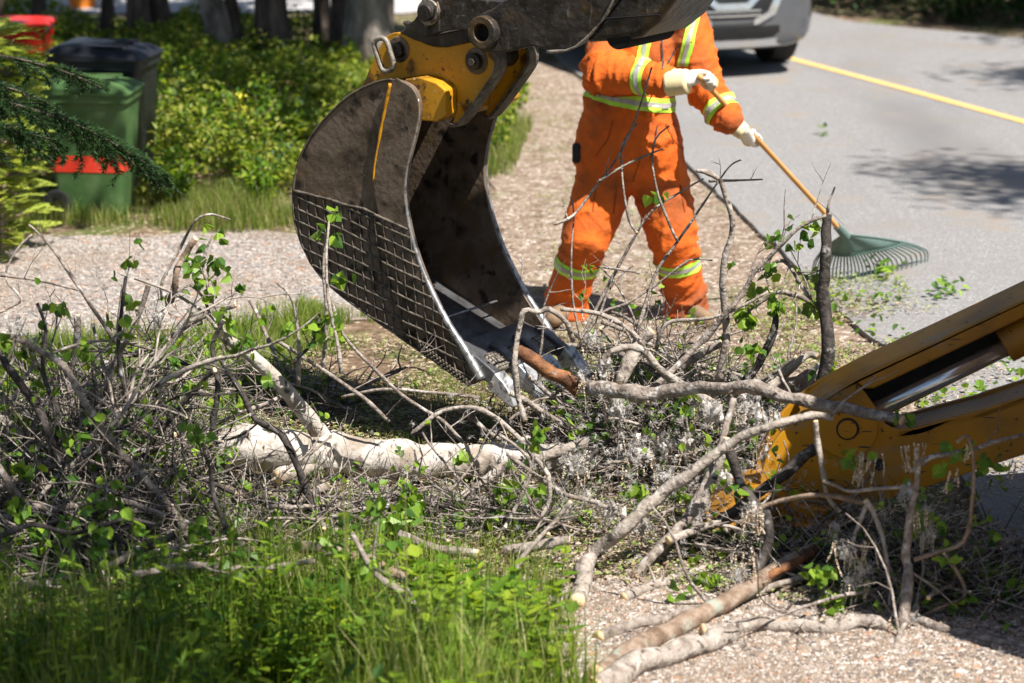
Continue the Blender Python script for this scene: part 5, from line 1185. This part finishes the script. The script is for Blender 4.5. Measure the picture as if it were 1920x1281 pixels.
# ------------------------------------------------------------------ car
CY=R(-22)   # heading turned towards the right of the picture
FR=G(1450,122); hx=Vector((math.sin(R(18)),-math.cos(R(18)),0)); lat=Vector((-math.cos(R(18)),-math.sin(R(18)),0))  # lat points to viewer left
axc=FR+lat*.73; axc.z=0
car=thing('parked_car','silver grey sport utility car stopped over the yellow line behind the worker','car',(axc.x,axc.y,.034),0)
car.rotation_euler=(0,0,math.atan2(hx.y,hx.x)); car.matrix_basis=Matrix.Translation(Vector((axc.x,axc.y,.034)))@Matrix.Rotation(math.atan2(hx.y,hx.x),4,'Z')
M['paint']=mat('silver_grey_car_paint',[(.10,.105,.115),(.13,.135,.145)],3,.35,.4,coat=1)
M['glass']=mat('dark_car_glass',[(.01,.012,.014),(.02,.022,.025)],3,.05,0)
M['trim']=mat('black_car_trim',[(.012,.012,.013),(.02,.02,.02)],20,.4); M['tyre']=mat('car_tyre',[(.02,.02,.02),(.035,.035,.035)],20,.85,0,.3,30)
M['lamp']=mat('headlamp_glass',[(.6,.62,.65),(.75,.77,.8)],8,.08,.6,coat=1)
# half sections: (x, [(y,z)...]) from front to back
sec=[( .93,[(0,.26),(.55,.26),(.66,.34),(.68,.50),(.66,.66),(.62,.80),(.50,.86),(0,.88)]),
     ( .82,[(0,.24),(.66,.24),(.78,.33),(.81,.50),(.80,.66),(.75,.84),(.66,.93),(0,.97)]),
     ( .50,[(0,.22),(.80,.24),(.90,.33),(.92,.55),(.92,.72),(.88,.92),(.74,1.00),(0,1.04)]),
     ( .0,[(0,.22),(.80,.24),(.92,.36),(.93,.58),(.93,.76),(.90,.97),(.76,1.06),(0,1.10)]),
     (-.45,[(0,.22),(.80,.24),(.90,.34),(.92,.58),(.92,.78),(.90,1.00),(.78,1.10),(0,1.15)]),
     (-1.5,[(0,.22),(.80,.24),(.90,.34),(.92,.58),(.92,.80),(.90,1.02),(.80,1.12),(0,1.16)]),
     (-2.7,[(0,.22),(.80,.24),(.91,.36),(.93,.60),(.93,.82),(.91,1.04),(.80,1.12),(0,1.16)]),
     (-3.4,[(0,.28),(.76,.30),(.86,.40),(.89,.60),(.89,.82),(.86,1.02),(.76,1.10),(0,1.14)]),
     (-3.62,[(0,.34),(.60,.36),(.72,.44),(.76,.60),(.76,.80),(.72,.98),(.62,1.06),(0,1.10)])]
def loft(secs,closeends=True):
    v=[];f=[];n=len(secs[0][1])
    for x,s in secs: v+=[(x,y,z) for y,z in s]+[(x,-y,z) for y,z in s[::-1]][1:-1] 
    m=2*n-2
    for i in range(len(secs)-1):
        for k in range(m): f.append((i*m+k,i*m+(k+1)%m,(i+1)*m+(k+1)%m,(i+1)*m+k))
    if closeends: f+=[tuple(range(m))[::-1],tuple((len(secs)-1)*m+k for k in range(m))]
    mb=MB(); mb.add(v,f); return mb
cb=lpart('body',loft(sec),M['paint'],car,True); fixn(cb); s_=cb.modifiers.new('s','SUBSURF'); s_.levels=2; s_.render_levels=2
for wx in (0,-2.7):
    for sy in (-1,1):
        cm=MB(); tube(cm,[(wx,sy*.60,.34),(wx,sy*1.1,.34)],.40,32); cu_=cm.build('cutter',M['trim']); fixn(cu_)
        b=cb.modifiers.new('bo','BOOLEAN'); b.object=cu_; b.operation='DIFFERENCE'; b.solver='EXACT'
        cu_['x']=1
cb_eval=None
# bake the booleans so no helper objects remain; cutters must share the car's transform
for o in [o for o in bpy.data.objects if o.name.startswith('cutter')]: o.matrix_world=car.matrix_basis
bpy.context.view_layer.update(); dg=bpy.context.evaluated_depsgraph_get(); me=bpy.data.meshes.new_from_object(cb.evaluated_get(dg)); cb.modifiers.clear(); cb.data=me
for o in [o for o in bpy.data.objects if o.name.startswith('cutter')]: bpy.data.objects.remove(o)
gh=[(-.25,[(0,1.08),(.50,1.08),(.74,1.09),(.78,1.10),(.72,1.12),(.60,1.14),(.30,1.15),(0,1.16)]),(-.95,[(0,1.0),(.50,1.0),(.82,1.05),(.80,1.25),(.72,1.45),(.62,1.56),(.30,1.60),(0,1.61)]),(-2.5,[(0,1.0),(.50,1.0),(.83,1.06),(.80,1.30),(.72,1.50),(.62,1.60),(.30,1.65),(0,1.66)]),(-3.5,[(0,1.0),(.50,1.0),(.76,1.08),(.72,1.15),(.66,1.22),(.58,1.3),(.30,1.35),(0,1.36)])]
g_=lpart('greenhouse',loft(gh),M['glass'],car,True); fixn(g_); g_.modifiers.new('s','SUBSURF').render_levels=2
rf=[(-1.0,[(0,1.56),(.50,1.56),(.60,1.575),(.66,1.57),(.64,1.60),(.55,1.62),(.30,1.64),(0,1.65)]),(-2.6,[(0,1.6),(.50,1.6),(.60,1.62),(.67,1.60),(.65,1.64),(.55,1.665),(.30,1.69),(0,1.70)]),(-3.2,[(0,1.45),(.50,1.45),(.58,1.46),(.62,1.45),(.6,1.49),(.52,1.51),(.30,1.53),(0,1.54)])]
r_=lpart('roof',loft(rf),M['paint'],car,True); fixn(r_); r_.modifiers.new('s','SUBSURF')
def nose(y,z):      # front surface of the body
    return .935-.22*(abs(y)/.85)**2.6-.09*max(0,(z-.55)/.35)**2-.05*max(0,(.4-z)/.15)
def facia(nm,poly,th,m,par=car,dx=0,b=.01):
    pts=[];n=len(poly)
    for i in range(n):
        a=Vector(poly[i]);c=Vector(poly[(i+1)%n]); k=max(1,int((c-a).length/.06))
        for q in range(k): pts.append(a.lerp(c,q/k))
    from mathutils.geometry import delaunay_2d_cdt
    # inner grid points so that the patch follows the curved nose
    ys=[p.x for p in pts]; zs=[p.y for p in pts]; grid=[]
    y=min(ys)
    while y<max(ys):
        z=min(zs)
        while z<max(zs):
            if inpoly(y,z,[(p.x,p.y) for p in pts]): grid.append(Vector((y,z)))
            z+=.05
        y+=.05
    allp=[Vector((p.x,p.y)) for p in pts]+grid; E_=[(i,(i+1)%len(pts)) for i in range(len(pts))]
    vv,_,ff,_,_,_=delaunay_2d_cdt(allp,E_,[list(range(len(pts)))],1,1e-4)
    k=len(vv); v3=[(nose(p.x,p.y)+dx+th,p.x,p.y) for p in vv]+[(nose(p.x,p.y)+dx-.05,p.x,p.y) for p in vv]
    f=[tuple(t) for t in ff]+[tuple(i+k for i in t)[::-1] for t in ff]
    cnt_={}
    for t in ff:
        for i in range(len(t)):
            e=(t[i],t[(i+1)%len(t)]); cnt_[e]=1
    for (a,b_) in list(cnt_):
        if (b_,a) not in cnt_: f.append((a,b_,b_+k,a+k))
    mb=MB(); mb.add(v3,f); o=lpart(nm,mb,m,par,True); fixn(o); o.modifiers.new('e','EDGE_SPLIT').split_angle=R(40); return o
sym=lambda h: h+[(-y,z) for y,z in h[::-1]]
facia('bumper_skin',sym([(0,.27),(.62,.27),(.80,.36),(.82,.62),(.74,.74),(0,.74)]),.008,M['paint'])
gr_=facia('grille',sym([(0,.50),(.22,.50),(.34,.56),(.46,.82),(0,.84)]),.022,M['trim'])
facia('chrome_trim',[(.19,.465),(.24,.475),(.40,.55),(.53,.82),(.46,.82),(.33,.57),(.20,.515)],.036,M['chrome'],gr_)
facia('chrome_trim',[(-.19,.465),(-.24,.475),(-.40,.55),(-.53,.82),(-.46,.82),(-.33,.57),(-.20,.515)],.036,M['chrome'],gr_)
facia('chrome_trim',sym([(0,.485),(.20,.485),(.21,.51),(0,.51)]),.034,M['paint'],gr_)
facia('grille_bar',sym([(0,.60),(.15,.60),(.24,.68),(.27,.78),(.20,.78),(.17,.69),(.13,.655),(0,.655)]),.034,M['chrome'],gr_)
for zz in (.54,.58):
    facia('grille_slat',sym([(0,zz),(.26,zz),(.26,zz+.014),(0,zz+.014)]),.028,M['chrome'],gr_)
facia('lower_intake',sym([(0,.345),(.42,.345),(.58,.40),(.50,.45),(0,.45)]),.02,M['trim'])
facia('skid_plate',sym([(0,.27),(.48,.27),(.70,.36),(.66,.385),(.44,.335),(0,.335)]),.03,M['chrome'])
for s in (1,-1): 
    facia('fog_lamp',[(s*.60,.46),(s*.74,.48),(s*.74,.55),(s*.66,.54)],.02,M['trim'])
    facia('headlamp',[(s*.50,.76),(s*.78,.84),(s*.80,.92),(s*.52,.84)],.02,M['lamp'])
mb=MB(); box(mb,(0,0,.0),.06,1.2,.0); 
for wx in (0,-2.7):
    for sy in (-1,1):
        y=sy*.79; w_=MB(); tube(w_,[(wx,y-sy*.115,.345),(wx,y-sy*.10,.345),(wx,y+sy*.10,.345),(wx,y+sy*.115,.345)],[.31,.345,.345,.31],40); wh=lpart('wheel',w_,M['tyre'],car,False)
        w_=MB(); tube(w_,[(wx,y+sy*.10,.345),(wx,y+sy*.122,.345)],[.235,.225],30)
        o=w_.build('rim',M['chrome']); o.parent=wh
        w_=MB()
        for k in range(5):
            a=k*1.2566; box(w_,(wx+math.cos(a)*.11,y+sy*.125,.345+math.sin(a)*.11),.20,.02,.05,Matrix.Rotation(-a,3,'Y'))
        o=w_.build('spokes',M['paint']); o.parent=wh
for sy in (-1,1):
    w_=MB(); box(w_,(-.55,sy*.99,1.10),.12,.2,.14); o=lpart('wing_mirror',w_,M['paint'],car); o.modifiers.new('b','BEVEL').width=.03
w_=MB(); box(w_,(-1.35,0,.21),3.6,1.5,.06); lpart('underbody',w_,M['trim'],car)

car.scale=(.92,.92,.92)
# ------------------------------------------------------------------ wheelie bins
M['gplast']=mat('dusty_green_plastic',[(.045,.10,.032),(.075,.14,.045)],3,.55,0,.1,30,extra=lambda N,L,mp,c,b: mixnoise(N,L,mp,c,(.11,.16,.08),6,.5,.8,7))
M['kplast']=mat('blue_black_plastic',[(.007,.008,.011),(.018,.019,.026)],4,.4)
M['redp']=mat('faded_red_tape',[(.55,.03,.015),(.68,.06,.03)],8,.5,extra=lambda N,L,mp,c,b: mixnoise(N,L,mp,c,(.05,.03,.03),14,.58,.66,6))
def bin_(label,px,py,yaw,m,ml,s=1.0,tapeband=False,w0=.42,w1=.54,hh=.80):
    g=G(px,py); t=thing('wheelie_bin',label,'bin',(g.x,g.y,0),yaw)
    d0,d1=.46,.60
    def ringp(z,w,d,r=.05):
        out=[]
        for cx,cy,a0 in ((w/2-r,d/2-r,0),(-w/2+r,d/2-r,90),(-w/2+r,-d/2+r,180),(w/2-r,-d/2+r,270)):
            for k in range(5): a=R(a0+k*22.5); out.append(Vector(((cx+math.cos(a)*r)*s,(cy+math.sin(a)*r)*s,z*s)))
        return out
    mb=MB(); rg=[ringp(.03,w0,d0),ringp(.2,w0+.03,d0+.04),ringp(hh*.72,w1-.03,d1-.03),ringp(hh-.06,w1-.01,d1-.01),ringp(hh-.055,w1+.03,d1+.03),ringp(hh,w1+.03,d1+.03)]
    v=[p for r in rg for p in r]; n=20
    mb.add(v,[(i*n+k,i*n+(k+1)%n,(i+1)*n+(k+1)%n,(i+1)*n+k) for i in range(5) for k in range(n)]+[tuple(range(n))[::-1]])
    b=lpart('body',mb,m,t,True); b.modifiers.new('e','EDGE_SPLIT').split_angle=R(35)
    mb=MB(); rg=[ringp(hh+.003,w1+.06,d1+.06),ringp(hh+.035,w1+.06,d1+.06),ringp(hh+.075,w1-.05,d1-.06),ringp(hh+.09,w1-.25,d1-.28)]
    for q in rg[1:]:
        for p in q: p.z+=.04*s*(p.y/(d1*s))
    v=[p for r in rg for p in r]; mb.add(v,[(i*n+k,i*n+(k+1)%n,(i+1)*n+(k+1)%n,(i+1)*n+k) for i in range(3) for k in range(n)]+[tuple(3*n+k for k in range(n)),tuple(range(n))[::-1]])
    l=lpart('lid',mb,ml,t,True); l.modifiers.new('e','EDGE_SPLIT').split_angle=R(30)
    mb=MB()
    for k in range(4): box(mb,(0+(-.18+k*.12)*s,.0,(hh+.082)*s),.02*s,.36*s,.02*s)
    o=mb.build('lid_rib',ml); o.parent=l; o.parent=t; o.parent=l
    mb=MB(); tube(mb,[Vector((-.2*s,(d1/2+.06)*s,(hh-.03)*s)),Vector((.2*s,(d1/2+.06)*s,(hh-.03)*s))],.016*s,8)
    for sx in (-.2,.2): tube(mb,[Vector((sx*s,(d1/2+.06)*s,(hh-.03)*s)),Vector((sx*s,(d1/2-.01)*s,(hh-.03)*s))],.016*s,8)
    lpart('handle',mb,m,t)
    for sx in (-1,1):
        mb=MB(); x=sx*(w0/2+.03)*s; y=(d0/2+.0)*s; z=.105*s
        tube(mb,[Vector((x-.022*s,y,z)),Vector((x-.018*s,y,z)),Vector((x+.018*s,y,z)),Vector((x+.022*s,y,z))],[.09*s,.105*s,.105*s,.09*s],28); wh=lpart('wheel',mb,M['rubber'],t)
        mb=MB(); tube(mb,[Vector((x-.026*s,y,z)),Vector((x+.026*s,y,z))],[.055*s,.055*s],20); o=mb.build('hub',M['kplast']); o.parent=wh
    if tapeband:
        mb=MB(); z0,z1=.34,.46; f0=lambda z:(w0+.03+(w1-.06-w0)*(z-.2)/(hh*.72-.2)+.008, d0+.04+(d1-.07-d0)*(z-.2)/(hh*.72-.2)+.008)
        a=ringp(z0,*f0(z0)); c=ringp(z1,*f0(z1)); mb.add(a+c,[(k,(k+1)%n,n+(k+1)%n,n+k) for k in range(n)]); lpart('tape_band',mb,M['redp'],t,True)
    return t
bin_('green wheeled bin with a red band round its middle beside the gravel drive',181,400,R(84),M['gplast'],M['gplast'],.84,True,w0=.40,w1=.50,hh=.90)
bin_('blue black wheeled bin standing behind the green one',207,368,R(80),M['kplast'],M['kplast'],.92,False,w0=.46,w1=.54,hh=.96)
# red container and orange pail far left
g=G(36,122); t=thing('red_container','red plastic container half hidden behind the yellow green cedar','container',(g.x,g.y,0)); M['red']=mat('red_plastic',[(.62,.02,.012),(.7,.035,.02)],4,.35)
mb=MB(); 
for i_,(z0,z1,w0_,w1_) in enumerate(((.0,.33,.23,.27),)): 
    v=[Vector((x*(w0_ if z==z0 else w1_)/1.0,y*(.2 if z==z0 else .23),z)) for z in (z0,z1) for x,y in ((-1,-1),(1,-1),(1,1),(-1,1))]
    mb.add(v,[(0,3,2,1),(4,5,6,7),(0,1,5,4),(1,2,6,5),(2,3,7,6),(3,0,4,7)])
o=lpart('body',mb,M['red'],t); o.modifiers.new('b','BEVEL').width=.03
mb=MB(); box(mb,(0,0,.35),.58,.5,.045); o=lpart('lid',mb,M['red'],t); o.modifiers.new('b','BEVEL').width=.015
g=G(155,14); t=thing('orange_pail','small orange pail standing far off near the pale road','pail',(g.x,g.y,0)); M['opail']=mat('orange_plastic',[(.75,.2,.02),(.8,.25,.03)],4,.4)
mb=MB(); tube(mb,[(0,0,0),(0,0,.22)],[.12,.15],24); lpart('body',mb,M['opail'],t); mb=MB(); tube(mb,[(0,0,.20),(0,0,.23)],[.165,.165],24); lpart('rim',mb,M['opail'],t)

# ------------------------------------------------------------------ cedar shrub and spruce bough on the left
tc=P(0,270,15.8); t=thing('cedar_shrub','bright yellow green cedar shrub at the left edge in front of the bins','shrub',(tc.x-.05,tc.y,0))
mb=MB(); tube(mb,[(0,0,-.02),(.02,0,.6),(0,.02,1.2)],[.05,.035,.01],8)
fm=MB(); base=Vector((tc.x-.05,tc.y,0))
def spray(mb,p,d,L):
    up=Vector((rnd.uniform(-.3,.3),rnd.uniform(-.3,.3),1)); s=d.cross(up).normalized(); n=s.cross(d)
    k=9
    for i in range(k):
        c=p+d*L*i/k; c.z-=L*.25*(i/k)**2
        for sd_ in (-1,1):
            l=L*.42*(1-i/k)+.012; e=(d*.75+s*sd_*.75+rv()*.12).normalized()
            m_=max(2,int(l/.014))
            for j in range(m_):
                q=c+e*(l*j/m_)
                for s2 in (-1,1):
                    f_=(e*.8+s*s2*.5+d*.2).normalized(); a=f_.cross(n).normalized()*.0055
                    mb.add([q,q+f_*.010+a,q+f_*.024,q+f_*.010-a],[(0,1,2,3)])
for k in range(760):
    a=rnd.uniform(0,6.28); z=rnd.uniform(.03,1.0); rr=.30*(1-.45*z)*rnd.uniform(.3,1.0)
    if noise.noise(Vector((math.cos(a)*1.6,math.sin(a)*1.6,z*3.2)))<-.12: continue
    p=Vector((math.cos(a)*rr,math.sin(a)*rr,z*1.28)); d=Vector((math.cos(a),math.sin(a),rnd.uniform(.0,.5))).normalized()
    tube(mb,[Vector((0,0,p.z*.8)),p],[.008,.003],4,cap=False); spray(fm,p,d,rnd.uniform(.12,.22))
lpart('trunk',mb,M['brownbark'],t); lpart('foliage',fm,M['thuja'],t)
t=thing('spruce_tree','dark spruce whose boughs reach in from the left edge in front of the bins','tree',(-3.6,13.0,0)); b0=Vector((-3.6,13.0,0))
mb=MB(); tube(mb,[(0,0,-.1),(0,0,2.5),(0,0,6.5)],[.16,.11,.02],12); lpart('trunk',mb,M['trunk'],t,True)
def bough(name,pts,Ys,r,ntw,tl):
    P3=[P(x,y,Y)-b0 for (x,y),Y in zip(pts,Ys)]; P3=[Vector((0,0,P3[0].z+.1))]+P3
    pa,ra=smooth_path(P3,[r*(1-.8*i/len(P3)) for i in range(len(P3))],6); mb=MB(); nm=MB(); tube(mb,pa,ra,6)
    def needles(a,b):
        L=(b-a).length; d=(b-a).normalized()
        for k in range(int(L/.0011)):
            q=a.lerp(b,rnd.random()); e=(rv()+d*.9).normalized(); s=e.cross(d)
            s=s.normalized()*.0026 if s.length>1e-3 else Vector((.001,0,0)); l=rnd.uniform(.020,.034)
            nm.add([q-s,q+s,q+e*l],[(0,1,2)])
    lens=len(pa); st_=lens//5
    for i in range(st_,lens-1): needles(pa[i],pa[i+1])
    for k in range(ntw):
        i=rnd.randint(st_,lens-2); d=(pa[i+1]-pa[i]).normalized(); s=frame(d)[0]*rnd.choice((-1,1))
        e=(d*.8+s*.8+Vector((0,0,rnd.uniform(-.6,.1)))+rv()*.2).normalized(); l=tl*rnd.uniform(.4,1.1)*(1.1-.7*i/lens); q=pa[i]; prev=q
        for j in range(4):
            q2=q+e*l/4; tube(mb,[q,q2],[.003,.0022],4,cap=False); needles(q,q2)
            if rnd.random()<.7:
                f_=(e+frame(e)[0]*rnd.choice((-1,1))*.9+Vector((0,0,-.2))).normalized(); needles(q2,q2+f_*l*.3)
            q=q2; e=(e+Vector((0,0,-.08))+rv()*.08).normalized()
    w_=lpart('bough',mb,M['trunk'],t); o=nm.build('needles',M['needle']); o.parent=w_
bough('a',[(-60,100),(20,108),(90,125),(140,142),(190,165)],[12.8,12.7,12.7,12.65,12.6],.009,24,.22)
bough('b',[(-60,180),(20,195),(90,215),(150,238),(210,268),(260,298),(292,318)],[12.8,12.7,12.7,12.65,12.6,12.6,12.6],.010,80,.34)
bough('c',[(-60,225),(0,235),(50,250),(100,262)],[12.5]*4,.009,36,.28)
bough('d',[(-60,140),(0,160),(60,180),(110,205)],[13]*4,.009,16,.2)
# fine cedar twigs reaching low on the left
branch('bare brown twig dangling from the cedar at the left edge',[(-10,590),(20,575),(40,560),(10,520),(30,470),(60,440)],12.0,12.2,3,2,'bark',3,0)

# ------------------------------------------------------------------ foreground weeds and grass
def fgw(x,y): return P(x,y,8.6)
grass_patch('foreground_grass',[([(-2.0,8.15),(.22,8.15),(.12,8.5),(.30,8.8),(.02,9.1),(.12,9.4),(-.5,9.6),(-2.0,9.5)],1)],6500,.34,M['fgrass'],'long green grass in the near left corner',.008,thr=-.35)
grass_patch('near_grass',[(gp([(380,1010),(700,1000),(1010,1040),(1090,1200),(1060,1290),(300,1290)]),1)],3600,.15,M['fgrass'],'bright grass blades between the weeds and the brush pile',.005,thr=-.1)
mb=MB(); mw=MB()
for k in range(1300):      # leafy weeds: stems with lance leaves
    x=rnd.uniform(-1.95,.42); y=rnd.uniform(8.0,9.7)
    if noise.noise(Vector((x*1.6,y*1.6,3)))<-.12 or x>.12+.55*noise.noise(Vector((y*3,1,1)))+rnd.uniform(-.15,.15) : continue
    h=rnd.uniform(.12,.44)*(1.1 if x<-.3 else .85)*(1-.35*max(0,y-9)); tgt=mb if (x<-.35 or rnd.random()<.25) else mw
    az=rnd.uniform(0,6.28); ln=Vector((math.cos(az),math.sin(az),0))*rnd.uniform(0,.06)
    tube(tgt,[Vector((x,y,0)),Vector((x,y,h*.5))+ln*.4,Vector((x,y,h))+ln],[.0022,.0018,.001],4,cap=False)
    for j in range(rnd.randint(5,9)):
        z=h*(.25+.75*j/8); a=j*2.4+az; d=Vector((math.cos(a),math.sin(a),rnd.uniform(-.1,.7)))
        broad=tgt is mw
        leaf(tgt,Vector((x,y,z))+ln*(z/h),d,Vector((0,0,1)),rnd.uniform(.045,.085),rnd.uniform(.032,.055) if broad else rnd.choice((.012,.018,.024,.036)),.12)
tag(mb.build('lance_leaf_weeds',M['weed']),'dark green lance leaved weeds in the near left corner','weeds',kind='stuff')
tag(mw.build('lime_weeds',M['weedl']),'lime green broad leaved weeds at the bottom of the picture','weeds',kind='stuff')
mb=MB()
for px_,ptop,Y in [(128,985,8.7),(195,1030,8.6),(300,1010,8.6),(412,920,8.9),(430,965,8.9),(590,850,9.0),(640,880,8.9),(655,905,8.8),(520,960,8.8),(700,1000,8.8),(860,960,8.7),(915,1010,8.7),(760,930,8.9),(250,950,8.9),(1060,1010,8.8),(330,900,8.9),(95,1180,8.2)]:
    tp2=P(px_,ptop,Y); b_=Vector((tp2.x+rnd.uniform(-.05,.05),Y,0)); m_=b_.lerp(tp2,.5)+Vector((rnd.uniform(-.015,.015),0,0))
    pa,ra=smooth_path([b_,m_,tp2],[.0032,.0026,.0016],4); tube(mb,pa,ra,5)
    for k in range(3): q=b_.lerp(tp2,rnd.uniform(.2,.8)); a=rnd.uniform(0,6.28); blade(mb,q,.07,.006,.05,a,.9)
    for k in range(12): q=tp2-Vector((0,0,rnd.uniform(0,.06))); leaf(mb,q,rv()+Vector((0,0,.8)),Vector((1,0,0)),.012,.004)
tag(mb.build('tall_grass_stems',M['fgrass']),'tall seeding grass stems rising in front of the brush pile','grass',kind='stuff')
# small plants scattered
under('low_weeds',gp([(-200,690),(430,640),(470,820),(380,980),(-200,1000)]),7000,lambda x,y:.12,M['weed'],.03,'low leafy weeds between the gravel drive and the left pile','weeds',2.5)
